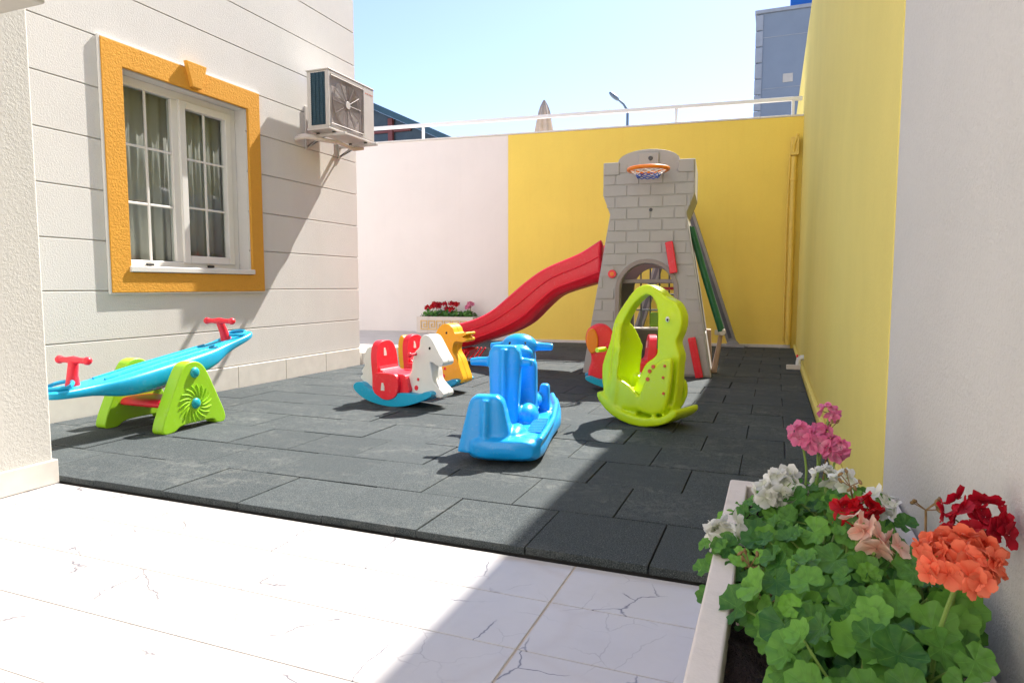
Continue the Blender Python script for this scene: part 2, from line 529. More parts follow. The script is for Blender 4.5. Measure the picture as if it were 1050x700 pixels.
# rubber play surface: every square mat in one sheet
m = MB()
for k in range(21):
    y0 = 2.09 + .402 * k
    y1 = y0 + .402
    off = -.355 if k % 2 == 0 else -.562
    for i in range(-11, 4):
        x0, x1 = off + .427 * i, off + .427 * (i + 1)
        x0, x1 = max(x0, -4.395), min(x1, .27)
        if x1 - x0 < .05: continue
        g = .0016 + R.uniform(0, .0018)
        dz = R.uniform(-.0022, .0022)
        y1c = min(y1, 10.40)
        jx, jy = R.uniform(-.0015, .0015), R.uniform(-.0015, .0015)
        m.box(x0 + g + jx, x1 - g + jx, y0 + g + jy, y1c - g + jy, -.03, dz)
tag(m.build('rubber_floor', M['rubber'], bevel=.0025, seg=2), kind='structure')
m = MB(); m.box(-4.41, .29, 2.10, 10.45, -.056, -.022)
tag(m.build('rubber_underlay', M['black'], smooth=False), kind='structure')
# pale path behind the house, one step above the play surface
m = MB(); m.box(-9.5, -4.415, 6.46, 10.02, -.056, .13)
tag(m.build('path', M['paving'], bevel=.008), kind='structure')

# ------------------------------------------------------------------ house on the left
HX = -4.42
house = thing('house', 'white stucco house with grooved courses and an ochre framed window', 'house', (HX, 4.2, 0))
hl = lambda p: (p[0] - HX, p[1] - 4.2, p[2])
oy0, oy1, oz0, oz1 = 3.53, 4.745, 1.03, 2.455     # window opening
def hbox(m, x0, x1, y0, y1, z0, z1): m.box(x0 - HX, x1 - HX, y0 - 4.2, y1 - 4.2, z0, z1)
m = MB()
bx0, bx1 = HX - .24, HX - .014
hbox(m, bx0, bx1, 2.0, oy0, -.05, 6.3)
hbox(m, bx0, bx1, oy1, 6.42, -.05, 6.3)
hbox(m, bx0, bx1, oy0, oy1, -.05, oz0)
hbox(m, bx0, bx1, oy0, oy1, oz1, 6.3)
hbox(m, -9.5, bx0, 6.18, 6.405, -.05, 6.3)          # north gable of the house
hbox(m, -9.5, HX, 2.0, 6.42, 6.3, 6.5)
hbox(m, -9.5, -9.3, 2.0, 6.18, -.05, 6.3)
# courses: slabs standing proud, grooves between them
gz = [.195] + [.513 + .351 * k for k in range(17)] + [6.3]
for a, b in zip(gz[:-1], gz[1:]):
    z0, z1 = a + .0038, b - .0038
    segs = [(2.05, 6.42)]
    if z1 > oz0 and z0 < oz1: segs = [(2.05, oy0 - .001), (oy1 + .001, 6.42)]
    for y0, y1 in segs:
        if z0 < oz0 < z1 and len(segs) == 2:
            hbox(m, HX - .0135, HX, oy0, oy1, z0, oz0 - .001)
        if z0 < oz1 < z1 and len(segs) == 2:
            hbox(m, HX - .0135, HX, oy0, oy1, oz1 + .001, z1)
        hbox(m, HX - .0135, HX, y0, y1, z0, z1)
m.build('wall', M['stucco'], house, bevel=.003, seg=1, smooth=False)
m = MB()
ys = [2.06 + .62 * k for k in range(8)]
for a, b in zip(ys[:-1], ys[1:]):
    hbox(m, HX - .013, HX + .014, a + .0015, min(b, 6.434) - .0015, -.02, .19)
m.build('baseboard', M['skirting'], house, bevel=.005)
# near wing of the house
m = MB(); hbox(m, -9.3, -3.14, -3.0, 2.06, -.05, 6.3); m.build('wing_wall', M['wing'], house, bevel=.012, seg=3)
m = MB(); hbox(m, -3.1395, -3.127, -3.0, 2.075, -.028, .085); hbox(m, -4.39, -3.14, 2.0605, 2.075, -.028, .085)
m.build('wing_baseboard', M['skirting'], house, bevel=.004)

# added wall, unseen behind the camera, to bounce warm sunlight into the yard
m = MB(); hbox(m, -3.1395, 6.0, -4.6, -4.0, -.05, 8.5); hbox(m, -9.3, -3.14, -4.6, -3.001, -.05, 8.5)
m.build('bounce_wall', M['bounce_facade'], house, bevel=.01)
# window of the house
FX = HX - .125
win = MB()
def wbox(x0, x1, y0, y1, z0, z1): hbox(win, x0, x1, y0, y1, z0, z1)
f0, f1 = FX - .06, FX                                   # outer frame
wbox(f0, f1, oy0, oy0 + .07, oz0, oz1); wbox(f0, f1, oy1 - .055, oy1, oz0, oz1)
wbox(f0, f1, oy0 + .0705, oy1 - .0555, oz1 - .065, oz1); wbox(f0, f1, oy0 + .0705, oy1 - .0555, oz0, oz0 + .065)
wbox(f0 + .002, f1 - .002, 4.065, 4.135, oz0 + .0655, oz1 - .0655)   # mullion
window = win.build('window', M['pvc'], house, bevel=.006)
m = MB()
s0, s1 = FX - .045, FX + .018                           # opening sash
def sash(m, a, b, c, d, w):
    hbox(m, s0, s1, a, a + w, c, d); hbox(m, s0, s1, b - w, b, c, d)
    hbox(m, s0, s1, a + w + .0005, b - w - .0005, d - w, d); hbox(m, s0, s1, a + w + .0005, b - w - .0005, c, c + w)
sash(m, 4.128, 4.675, 1.085, 2.40, .062)
m.build('sash', M['pvc'], window, bevel=.006)
m = MB()
def bars(m, a, b, c, d):
    cy = (a + b) / 2
    hbox(m, FX - .022, FX - .008, cy - .009, cy + .009, c, d)
    for i in (1, 2):
        z = c + (d - c) * i / 3
        hbox(m, FX - .0215, FX - .0085, a, cy - .0095, z - .009, z + .009); hbox(m, FX - .0215, FX - .0085, cy + .0095, b, z - .009, z + .009)
bars(m, oy0 + .071, 4.0645, oz0 + .066, oz1 - .066); bars(m, 4.191, 4.612, 1.148, 2.337)
m.build('glazing_bar', M['pvc'], window, bevel=.003)
m = MB(); hbox(m, FX - .035, FX - .028, oy0 + .0705, 4.0648, oz0 + .0655, oz1 - .0655); m.build('pane', M['glass'], window, smooth=False)
m = MB(); hbox(m, FX - .035, FX - .028, 4.1905, 4.6125, 1.1475, 2.3375); m.build('pane', M['glass'], window, smooth=False)
m = MB(); hbox(m, FX + .001, HX + .045, oy0 - .02, oy1 + .012, oz0 - .03, oz0 + .012); m.build('sill', M['pvc'], window, bevel=.006)
m = MB()
for yy in (3.80, 4.40): hbox(m, FX + .0005, FX + .022, yy - .03, yy + .03, oz0 + .024, oz0 + .042)
m.build('drain_cap', M['black'], window, bevel=.004)
# ochre surround with keystone
t0, t1 = HX + .001, HX + .028
m = MB()
ty0, ty1, tz0, tz1 = 3.365, 4.89, .85, 2.62
tyz = lambda a, b, w: Vector((w - HX, a - 4.2, b))
m.prism([(ty0, tz0), (ty1, tz0), (ty1, tz1), (ty0, tz1)], t0, t1, tyz, [(oy0 - .004, oz0 - .033), (oy1 + .002, oz0 - .033), (oy1 + .002, oz1 + .002), (oy0 - .004, oz1 + .002)])
m.build('surround', M['trim'], window, bevel=.004, seg=2)
m = MB()
kx = lambda a, b, w: Vector((w - HX, a - 4.2, b))
m.prism([(4.115, 2.475), (4.21, 2.475), (4.265, 2.665), (4.06, 2.665)], HX + .0285, HX + .065, kx)
m.build('keystone', M['trim'], window, bevel=.005)
m = MB(); hbox(m, t0 + .001, t1 - .005, ty0 - .014, ty0 - .0005, tz0 - .012, tz1 + .012); hbox(m, t0 + .001, t1 - .005, ty0, ty1 + .012, tz1 + .0005, tz1 + .013)
hbox(m, t0 + .001, t1 - .005, ty0, ty1 + .012, tz0 - .012, tz0 - .0005)
m.build('surround_edge', M['pvc'], window, bevel=.002)
# room behind the window
m = MB()
rx0 = HX - 2.2
hbox(m, rx0, rx0 + .02, 3.0, 5.6, .6, 2.9); hbox(m, rx0 + .02, HX - .245, 3.0, 3.02, .6, 2.9); hbox(m, rx0 + .02, HX - .245, 5.58, 5.6, .6, 2.9)
hbox(m, rx0 + .02, HX - .245, 3.02, 5.58, 2.88, 2.9); hbox(m, rx0 + .02, HX - .245, 3.02, 5.58, .6, .62)
m.build('room', M['dark_room'], house, smooth=False)

def curtain(name, label, y0, y1, x, z0, z1, mat, waves, amp, seed):
    rr = random.Random(seed)
    m = MB(); n = 90
    A, B = [], []
    ph = [rr.uniform(0, 6) for _ in range(4)]
    for i in range(n + 1):
        t = i / n
        d = amp * (sin(t * waves * 2 * pi + ph[0] + 1.2 * sin(t * 9 + ph[1])) + .4 * sin(t * waves * 4.7 + ph[2]))
        A.append(m.v((d * 1.2, y0 + (y1 - y0) * t, z0))); B.append(m.v((d * .7, y0 + (y1 - y0) * t, z1)))
    for i in range(n): m.face([A[i], A[i + 1], B[i + 1], B[i]])
    o = m.build(name, mat)
    sd = o.modifiers.new('solid', 'SOLIDIFY'); sd.thickness = .003
    o.location = (x, 0, 0)
    return tag(o, label, 'curtain', 'curtains inside the window')
curtain('curtain', 'pale sheer curtain hanging in folds behind the left window pane', 3.35, 4.13, HX - .262, .75, 2.62, M['curtain'], 7, .010, 3)
curtain('curtain', 'pale sheer curtain hanging in folds behind the right window sash', 4.16, 4.95, HX - .262, .75, 2.62, M['curtain'], 9, .009, 5)

# ------------------------------------------------------------------ back wall
BA = Vector((-4.121, 10.019, 0)); BB = Vector((.232, 10.451, 0))
brz = atan2(BB.y - BA.y, BB.x - BA.x)
back = thing('boundary_wall', 'tall back wall painted white on the left and yellow on the right', 'wall', BA, brz)
split = .085
m = MB(); m.box(-6.5, split - .0005, 0, .22, -.056, 3.285); m.build('white_section', M['white_wall'], back, bevel=.006, smooth=False)
m = MB(); m.box(split + .0005, 4.44, -.003, .22, -.056, 3.285); m.build('yellow_section', M['yellow_wall'], back, bevel=.006, smooth=False)
m = MB(); m.box(-6.5, 4.44, -.012, .24, 3.2855, 3.312); m.build('coping', M['skirting'], back, bevel=.005)
m = MB(); m.box(.2, 4.36, -.022, -.0035, -.03, .042); m.build('skirting', M['skirting'], back, bevel=.004)
rail = thing('railing', 'thin white railing running along the top of the back wall', 'railing', BA + Vector((0, 0, 3.312)), brz)
m = MB(); m.box(-6.5, 4.42, .06, .11, .215, .268); m.build('rail', M['white_metal'], rail, bevel=.006)
for px in (-5.47, -1.41, 2.68, 4.30):
    m = MB(); m.box(px - .02, px + .02, .067, .103, .006, .2145); m.box(px - .045, px + .045, .045, .125, .0005, .0055)
    m.build('post', M['white_metal'], rail, bevel=.003)

# ------------------------------------------------------------------ right wall
side = thing('side_wall', 'long tall side wall on the right, pale near and yellow farther back', 'wall', (.32, 5, 0))
sx = lambda y: .335 - .0038 * y
def swall(m, y0, y1, z0, z1, pr=0.):
    P = [(sx(y0) - pr, y0), (sx(y1) - pr, y1), (sx(y1) + .3, y1), (sx(y0) + .3, y0)]
    m.prism([(p[0] - .32, p[1] - 5) for p in P], z0, z1, XY)
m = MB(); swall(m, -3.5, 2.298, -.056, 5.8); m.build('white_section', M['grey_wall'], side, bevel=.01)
m = MB(); swall(m, 2.3, 8.62, -.056, 5.8, .002); m.build('yellow_section', M['yellow_side'], side, bevel=.004)
m = MB(); swall(m, 8.622, 17.5, -.056, 4.32, .001); m.build('far_section', M['yellow_side'], side, bevel=.01)
m = MB()
pts = [(sx(2.31) - .003 - .32, 2.31 - 5), (sx(10.4) - .003 - .32, 10.4 - 5), (sx(10.4) - .035 - .32, 10.4 - 5), (sx(2.31) - .035 - .32, 2.31 - 5)]
m.prism(pts, -.03, .05, XY)
m.build('kerb', M['yellow_side'], side, bevel=.008)

# drain pipe in the far corner and a pipe stub on the side wall
dp = thing('drainpipe', 'yellow painted drainpipe in the far right corner of the yard', 'pipe', (.185, 10.37, 0))
m = MB(); m.tube([(0, 0, .05), (0, 0, 2.72)], .042, 16); m.build('pipe', M['pipe_yellow'], dp)
for z in (.75, 1.65, 2.4):
    m = MB(); m.disc((0, 0, z), .05, .045); m.build('clamp', M['pipe_yellow'], dp, bevel=.004)
m = MB(); m.box(-.05, .06, -.05, .05, 2.73, 2.98); m.tube([(.0, -.02, 2.74), (-.01, -.06, 2.86), (.04, -.02, 3.02)], .022, 10); m.build('pipe_head', M['pipe_yellow'], dp, bevel=.012)
cb = MB(); cb.tube([(-.062, .0, .1), (-.065, -.0, .9), (-.068, 0, 1.7), (-.062, 0, 2.3), (-.05, -.01, 2.75)], .012, 8)
cb.build('conduit', M['pipe_yellow'], dp)
ps = thing('pipe_stub', 'white plastic pipe elbow sticking out low on the yellow wall', 'pipe', (.29, 7.75, .03))
m = MB(); m.tube([(.012, 0, .10), (-.01, 0, .10), (-.035, 0, .085), (-.04, 0, .05), (-.04, 0, .0)], .028, 14); m.build('elbow', M['pvc'], ps)
m = MB(); m.obox((-.08, -.02, -.005), (.16, .06, .05)); m.build('cover', M['cream_plastic'], ps, bevel=.008)
m = MB(); m.disc((-.052, 0, .115), .016, .02, 'x'); m.build('valve', M['red'], ps, bevel=.003)

# ------------------------------------------------------------------ awning housing top left
aw = thing('awning_housing', 'beige metal awning housing jutting from the near wall at top left', 'awning', (-3.14, 1.43, 1.845))
m = MB(); m.box(.014, .82, 0, .16, 0, .075); m.build('rail', M['beige_metal'], aw, bevel=.012, seg=3)
m = MB(); m.box(.014, .76, .02, .15, .0755, .20); m.build('cassette', M['brown_metal'], aw, bevel=.02, seg=3)
m = MB()
for x in (.25, .55): m.disc((x, -.002, .04), .008, .006, 'y')
m.build('bolt', M['steel_dark'], aw)
m = MB(); m.box(-.0, .0015 + .012, -.03, .25, -.05, .28); m.build('wall_plate', M['beige_metal'], aw, bevel=.003)

# ------------------------------------------------------------------ air conditioner
ac = thing('air_conditioner', 'white air conditioner outdoor unit on brackets beside the window', 'air conditioner', (-4.18, 5.83, 2.42))
x0, x1, y0, y1, H = -.13, .13, -.39, .39, .56
m = MB()
m.box(x0, x1 - .012, y0 + .012, y1, .01, H - .014)
m.box(x0 - .006, x1 + .004, y0, y1 + .006, H - .0135, H)           # lid
m.box(x0, x1, y0, y1, -.012, .0095)                               # tray
m.box(x1 - .0115, x1, y0, y0 + .035, .01, H - .014); m.box(x1 - .0115, x1, .20, y1, .01, H - .014)
m.box(x1 - .0115, x1, y0 + .0355, .1995, .01, .04); m.box(x1 - .0115, x1, y0 + .0355, .1995, H - .045, H - .014)
m.build('casing', M['ac_white'], ac, bevel=.006)
m = MB(); m.box(x0 + .05, x1 - .045, y0 + .008, y0 + .0115, .035, H - .03); m.build('coil_fins', M['ac_dark'], ac, smooth=False)
m = MB()
for i in range(24):
    z = .045 + i * (H - .085) / 23
    m.box(x0 + .05, x1 - .045, y0 + .004, y0 + .0075, z - .002, z + .002)
for i in range(4):
    x = x0 + .06 + i * .045
    m.box(x - .002, x + .002, y0 + .0005, y0 + .0038, .035, H - .03)
m.build('coil_guard', M['ac_dark'], ac, smooth=False)
m = MB(); m.box(x1 - .0116 - .004, x1 - .0118, y0 + .036, .199, .041, H - .046); m.build('fan_well', M['ac_grille'], ac, smooth=False)
fcy, fcz, fr = -.0775, .278, .228
m = MB()
for i in range(4):
    a = i * pi / 2 + .5
    q = [(fcy + r * cos(a + s_), fcz + r * sin(a + s_)) for r, s_ in ((.05, 0), (.12, .2), (.20, .28), (.215, .6), (.20, .9), (.12, .7), (.05, .5))]
    m.prism(q, x1 - .0114, x1 - .009, YZ)
m.build('fan_blade', M['ac_white'], ac, smooth=False)
m = MB()
for r in [.03 + .0125 * k for k in range(17)]:
    m.tube([(x1 - .003, fcy + r * cos(t), fcz + r * sin(t)) for t in [2 * pi * k / 36 for k in range(36)]], .0022, 5, closed=True)
for k in range(12):
    a = 2 * pi * k / 12
    m.tube([(x1 - .001, fcy + .03 * cos(a), fcz + .03 * sin(a)), (x1 - .001, fcy + fr * cos(a), fcz + fr * sin(a))], .0025, 5)
m.build('fan_grille', M['ac_grille'], ac)
m = MB(); m.tube([(x1 + .002, y, z) for y, z in smoothline([(y0 + .04, .05), (y0 + .04, H - .055), (.193, H - .055), (.193, .05)], 1)], .005, 6, closed=True); m.build('grille_frame', M['ac_white'], ac)
m = MB(); m.disc((x1 + .003, fcy, fcz), .038, .008, 'x'); m.build('fan_hub', M['ac_white'], ac, bevel=.003)
m = MB()
for k, w in enumerate((.012, .02, .008, .018, .012, .022)):
    yy = .235 + k * .023
    m.box(x1 + .0005, x1 + .0018, yy, yy + w * .8, H - .086 + .004 * (k % 2), H - .074)
m.build('badge', M['red_dot'], ac, smooth=False)
for k, yy in enumerate((-.27, .27)):
    m = MB()
    m.box(-.2385, -.222, yy - .022, yy + .022, -.16, .26)
    m.box(-.2215, .24, yy - .02, yy + .02, -.055, -.028)
    m.prism([(-.2215, -.15), (-.2215, -.125), (-.02, -.0555), (-.07, -.0555)], yy - .008, yy + .008, XZ)
    m.build('bracket', M['ac_white'], ac, bevel=.004)
    m = MB()
    for x in (-.09, .10): m.disc((x, yy, -.0205), .018, .014)
    m.build('rubber_foot', M['black'], ac, bevel=.003)
m = MB()
m.tube([(-.237, -.43, -.09), (-.17, -.43, -.08), (-.12, -.40, -.075), (-.05, -.30, -.085), (.02, -.1, -.08), (.0, .2, -.09), (.0, .36, -.05)], .02, 10)
m.tube([(-.237, -.40, -.06), (-.16, -.405, -.055), (-.10, -.37, -.06), (-.05, -.25, -.07)], .016, 10)
m.build('hose', M['cream_plastic'], ac)

# ------------------------------------------------------------------ seesaw
def seesaw():
    t = thing('seesaw', 'aqua seesaw on lime green side frames beside the house wall', 'seesaw', (-3.70, 3.15, 0), radians(0))
    # local: x across, y along the wall
    tri = smoothline([(-.245, .0), (-.255, .05), (-.19, .20), (-.10, .375), (-.045, .42), (.03, .415), (.09, .36), (.17, .20), (.235, .055), (.225, .0), (.16, .0), (.12, .03), (-.10, .03), (-.17, .0)], 4)
    for sxn in (1, -1):
        m = MB()
        xo = .20 * sxn
        m.prism(tri, xo, xo + .09 * sxn, YZ)
        fr_ = m.build('side_frame', M['green'], t, bevel=.016, seg=3)
        out = xo + .09 * sxn
        m = MB()
        for k in range(18):
            a = 2 * pi * k / 18
            cy, cz = -.005, .155
            p = []
            for s_ in range(6):
                r = .05 + s_ * .014; b = a + s_ * .09
                p.append((out + .002 * sxn, cy + r * cos(b) * 1.05, cz + r * sin(b)))
            m.tube(p, [.003, .005, .006, .006, .005, .003], 6)
        m.build('fan_relief', M['dark_green'] if False else M['green'], fr_)
        for cz, r in ((.155, .034), (.352, .034)):
            m = MB(); m.ell((out + .002 * sxn, -.005, cz), (.018, r, r))
            m.build('bolt_cap', M['teal'], fr_)
    m = MB(); m.prism(smoothline([(-.12, .13), (.10, .13), (.13, .15), (.09, .175), (-.10, .185), (-.15, .16)], 3), -.198, .198, YZ)
    m.build('cross_step', M['red'], t, bevel=.008)
    # plank: lofted hull, dished at both ends, tilted up towards the far end
    tilt = atan2(.245, 1.56)
    rings = []
    prof = [(-.78, .060, .052, .030), (-.76, .085, .045, .045), (-.70, .105, .035, .055), (-.58, .105, .018, .062), (-.47, .10, .0, .08),
            (-.37, .135, -.022, .125), (-.22, .15, -.032, .15), (0, .155, -.036, .16), (.22, .15, -.032, .15), (.37, .135, -.022, .125),
            (.47, .10, .0, .08), (.58, .105, .018, .062), (.70, .105, .035, .055), (.76, .085, .045, .045), (.78, .060, .052, .030)]
    for y, w, z, h in prof:
        r = []
        for k in range(20):
            a = 2 * pi * k / 20
            ca, sa = cos(a), sin(a)
            sq = lambda v: math.copysign(abs(v) ** .45, v)
            r.append((w * sq(ca), y, z + h / 2 * sq(sa)))
        rings.append(r)
    pl = thing('plank_tmp', None, None)
    bpy.data.objects.remove(pl)
    rot = Matrix.Rotation(tilt, 4, 'X')
    base = Matrix.Translation((0, -.01, .375))
    m = MB(); m.loft([[base @ rot @ Vector(p) for p in r] for r in rings])
    plank = m.build('plank', M['aqua'], t)
    plank.modifiers.new('ss', 'SUBSURF').render_levels = 1
    m = MB()
    for xs in (-.05, .05):
        m.tube([base @ rot @ Vector((xs, y, z)) for y, z in ((-.42, .040), (-.2, .042), (0, .042), (.2, .042), (.42, .040))], .010, 8)
    m.build('rib', M['aqua'], plank)
    for sy in (-1, 1):
        m = MB()
        q = lambda p: base @ rot @ Vector(p)
        lean = -.03 * sy
        m.loft([[q((.034 * cos(a), sy * .585 + .045 * sin(a) * 1.0, .03)) for a in [2 * pi * k / 14 for k in range(14)]],
                [q((.026 * cos(a), sy * .58 + lean * .3 + .032 * sin(a), .10)) for a in [2 * pi * k / 14 for k in range(14)]],
                [q((.024 * cos(a), sy * .575 + lean + .028 * sin(a), .19)) for a in [2 * pi * k / 14 for k in range(14)]]])
        m.tube([q((x, sy * .575 + lean, .19)) for x in (-.115, -.06, 0, .06, .115)], [.019, .016, .024, .016, .019], 14)
        for x in (-.115, .115): m.ell(q((x, sy * .575 + lean, .19)), (.024, .024, .024))
        m.build('handle', M['red'], t)
    for sy in (-1, 1):
        m = MB()
        pts = [base @ rot @ Vector((.075 * cos(a), sy * .665 + .075 * sin(a), .066 + .012 * abs(sin(a)))) for a in [2 * pi * k / 24 for k in range(24)]]
        m.tube(pts, .011, 8, closed=True)
        m.build('seat_rim', M['aqua'], plank)
    return t
seesaw()

# ------------------------------------------------------------------ animal rockers
ROCK = [(-.43, .126), (-.40, .162), (-.335, .165), (-.263, .127), (-.18, .105), (-.071, .075), (.01, .085), (.064, .108), (.156, .114), (.272, .112),
        (.35, .138), (.40, .13), (.395, .105), (.322, .07), (.168, .022), (.036, .002), (-.10, .002), (-.28, .032), (-.39, .083)]
REDP = [(-.195, .10), (-.213, .20), (-.225, .30), (-.222, .407), (-.179, .463), (-.11, .483), (-.05, .465), (-.015, .42), (.0, .35), (.012, .285), (.05, .255),
        (.075, .20), (.07, .118), (.024, .071), (-.058, .05), (-.125, .068)]
HORSE = [(.15, .09), (.125, .17), (.119, .23), (.155, .286), (.165, .36), (.19, .42), (.235, .46), (.245, .515), (.275, .548), (.315, .552), (.352, .535),
         (.389, .487), (.435, .42), (.474, .366), (.470, .335), (.437, .322), (.395, .335), (.35, .352), (.352, .31), (.362, .277), (.374, .215), (.42, .17), (.471, .128),
         (.465, .096), (.41, .088), (.36, .12), (.272, .10)]
HTAIL = [(-.195, .10), (-.28, .12), (-.383, .178), (-.395, .205), (-.372, .225), (-.385, .25), (-.350, .292), (-.356, .34), (-.345, .39), (-.31, .435), (-.25, .443), (-.215, .40), (-.19, .25)]
DUCK = [(.14, .09), (.12, .16), (.125, .24), (.165, .30), (.20, .345), (.19, .385), (.145, .41), (.12, .455), (.125, .52), (.16, .57), (.215, .60), (.275, .595), (.315, .565),
        (.335, .525), (.40, .525), (.455, .535), (.465, .515), (.42, .495), (.455, .485), (.46, .462), (.42, .450), (.345, .455), (.315, .415), (.315, .36), (.36, .30), (.395, .22), (.43, .14), (.42, .105), (.38, .10), (.34, .12), (.27, .10)]
DTAIL = [(-.195, .10), (-.26, .13), (-.31, .20), (-.33, .30), (-.33, .40), (-.31, .47), (-.28, .485), (-.24, .45), (-.2, .38), (-.19, .25)]
ELEPH = [(.15, .09), (.16, .2), (.20, .29), (.165, .34), (.14, .40), (.14, .48), (.18, .55), (.25, .585), (.33, .57), (.385, .52), (.40, .45), (.385, .38), (.35, .32), (.345, .25), (.37, .17), (.36, .11), (.27, .10)]
ETAIL = [(-.195, .10), (-.25, .13), (-.28, .22), (-.27, .32), (-.24, .39), (-.2, .38), (-.19, .25)]

def rocker(name, label, loc, rz, head, tail, body_mat, eye, ear=None, seat_mat='red', scale=(1, 1, 1)):
    t = thing(name, label, 'rocking toy', loc, rz, 'animal rockers on the play mat')
    t.scale = scale
    hw = .155
    m = MB()
    for s_ in (1, -1):
        m.prism(smoothline(ROCK, 3), s_ * hw, s_ * (hw - .075), XZ)
    core = [(-.36, .145), (-.26, .115), (-.18, .095), (-.071, .07), (.01, .08), (.156, .105), (.272, .105), (.33, .12), (.30, .07), (.168, .03), (.036, .012), (-.10, .012), (-.28, .042)]
    m.prism(smoothline(core, 2), -(hw - .074), hw - .074, XZ)
    m.build('rocker_base', M['aqua'], t, bevel=.014, seg=3)
    # seat: two high rounded sides joined by a saddle and a back
    m = MB()
    rec = lambda b: -.155 - .10 * (b - .25)
    bk = [(-.135, .10), (.135, .10), (.145, .22), (.143, .36), (.120, .44), (.07, .483), (0, .492), (-.07, .483), (-.120, .44), (-.143, .36), (-.145, .22)]
    m.prism(smoothline(bk, 3), 0, .07, lambda a, b, w: Vector((rec(b) - w, a, b)))
    pan = [(-.19, .08), (-.17, .30), (-.145, .275), (-.06, .248), (.06, .25), (.12, .24), (.145, .18), (.14, .09)]
    m.prism(smoothline(pan, 2), -.128, .128, XZ)
    for s_ in (1, -1):
        m.prism(smoothline([(-.20, .12), (-.185, .24), (-.10, .255), (.03, .25), (.07, .20), (.065, .12), (.024, .071), (-.058, .05), (-.135, .07)], 3), s_ * .120, s_ * (hw + .012), XZ)
    seat = m.build('seat', M[seat_mat], t, bevel=.014, seg=3)
    m = MB()
    def stick(F, cx, cz, w0, w1):
        m.prism([(cx - .020, cz - .03), (cx + .020, cz - .03), (cx + .018, cz + .004), (cx + .008, cz + .03), (cx - .010, cz + .03), (cx - .016, cz + .004)], w0, w1, F)
    stick(lambda a, b, w: Vector((rec(b) + w, a, b)), -.03, .405, .0005, .004)
    for s_ in (1, -1): stick(XZ, -.09, .15, s_ * (hw + .0125), s_ * (hw + .016))
    m.build('sticker', M['white_plastic'], seat, bevel=.001, seg=1)
    m = MB(); m.prism(smoothline(head, 3), -.085, .085, XZ)
    hd = m.build('animal_head', M[body_mat], t, bevel=.022, seg=3)
    m = MB(); m.tube([(a, 0, b) for a, b in smoothline(head, 3)], .0032, 5, closed=True); m.build('mould_seam', M[body_mat], hd)
    m = MB()
    for s_ in (1, -1): m.ell((eye[0], s_ * .086, eye[1]), (.011, .006, .011), seg=12, rings=8)
    m.build('eye', M['eye'], hd)
    m = MB(); m.prism(smoothline(tail, 3), -.09, .09, XZ)
    m.build('animal_tail', M[body_mat], t, bevel=.018, seg=3)
    m = MB()
    hz = .405 if head is not DUCK else .37
    hx = .205 if head is not DUCK else .20
    m.tube([(hx, -.17, hz), (hx, -.09, hz), (hx, .09, hz), (hx, .17, hz)], [.012, .011, .011, .012], 12)
    for s_ in (1, -1): m.ell((hx, s_ * .175, hz), (.021, .021, .021), seg=14, rings=8)
    m.build('handle', M['red'], t)
    m = MB()
    for s_ in (1, -1):
        for cx, cz, r in ((.225, .215, .012), (.205, .150, .019), (-.27, .285, .012)):
            m.disc((cx, s_ * (.086 if cx > 0 else .071), cz), r, .008, 'y', 16)
    m.build('bolt', M['red'], t, bevel=.002)
    if ear:
        for s_ in (1, -1):
            m = MB(); m.prism(smoothline([(.315, .53), (.29, .46), (.295, .38), (.335, .33), (.375, .355), (.40, .43), (.39, .51), (.355, .55)], 3), s_ * .087, s_ * .125, XZ)
            m.build('ear', M[ear], hd, bevel=.014, seg=3)
    return t
rocker('rocking_horse', 'white rocking horse with red seat on a blue rocker base', (-2.62, 4.36, 0), radians(-6), HORSE, HTAIL, 'white_plastic', (.345, .455), scale=(.87, .87, .98))
rocker('rocking_duck', 'yellow duck rocker with red seat, standing just behind the rocking horse', (-2.74, 5.02, 0), radians(-6), DUCK, DTAIL, 'yellow_plastic', (.245, .525), scale=(.87, .87, .97))
rocker('rocking_elephant', 'red elephant rocker with orange ears, half hidden behind the lime rocker', (-1.16, 5.66, 0), radians(196), ELEPH, ETAIL, 'red', (.345, .46), ear='orange', scale=(.92, .92, .98))

# ------------------------------------------------------------------ lime rocker with a hoop
g = thing('hoop_rocker', 'lime green hoop shaped chameleon rocker standing before the castle', 'rocking toy', (-.754, 4.339, 0), radians(-20))
m = MB()
outer = [(-.30, .10), (-.335, .25), (-.333, .37), (-.278, .52), (-.243, .666), (-.171, .779), (-.082, .881), (.005, .907), (.09, .874), (.141, .829), (.208, .793),
         (.25, .713), (.244, .624), (.215, .545), (.24, .467), (.234, .384), (.222, .202), (.174, .08), (0, .05), (-.2, .06)]
hole = [(.006, .846), (.067, .783), (.081, .677), (.081, .525), (.074, .455), (.0, .396), (-.05, .30), (-.10, .22), (-.17, .24), (-.235, .33), (-.240, .45), (-.195, .60), (-.150, .70), (-.085, .79)]
m.prism(smoothline(outer, 3), -.05, .05, XZ, smoothline(hole, 3))
# cheeks of the head
m.ell((.165, 0, .70), (.072, .064, .085)); m.ell((.180, 0, .60), (.05, .055, .065))
# back shell: a scoop facing the rider
for k in range(41):
    a = (k - 20) / 20
    hz = .645 - .16 * abs(a) ** 2.6
    m.obox((-.235 + .06 * a * a, a * .14, .10 + hz / 2 - .04), (.05, .012, hz - .08), (0, radians(6), 0))
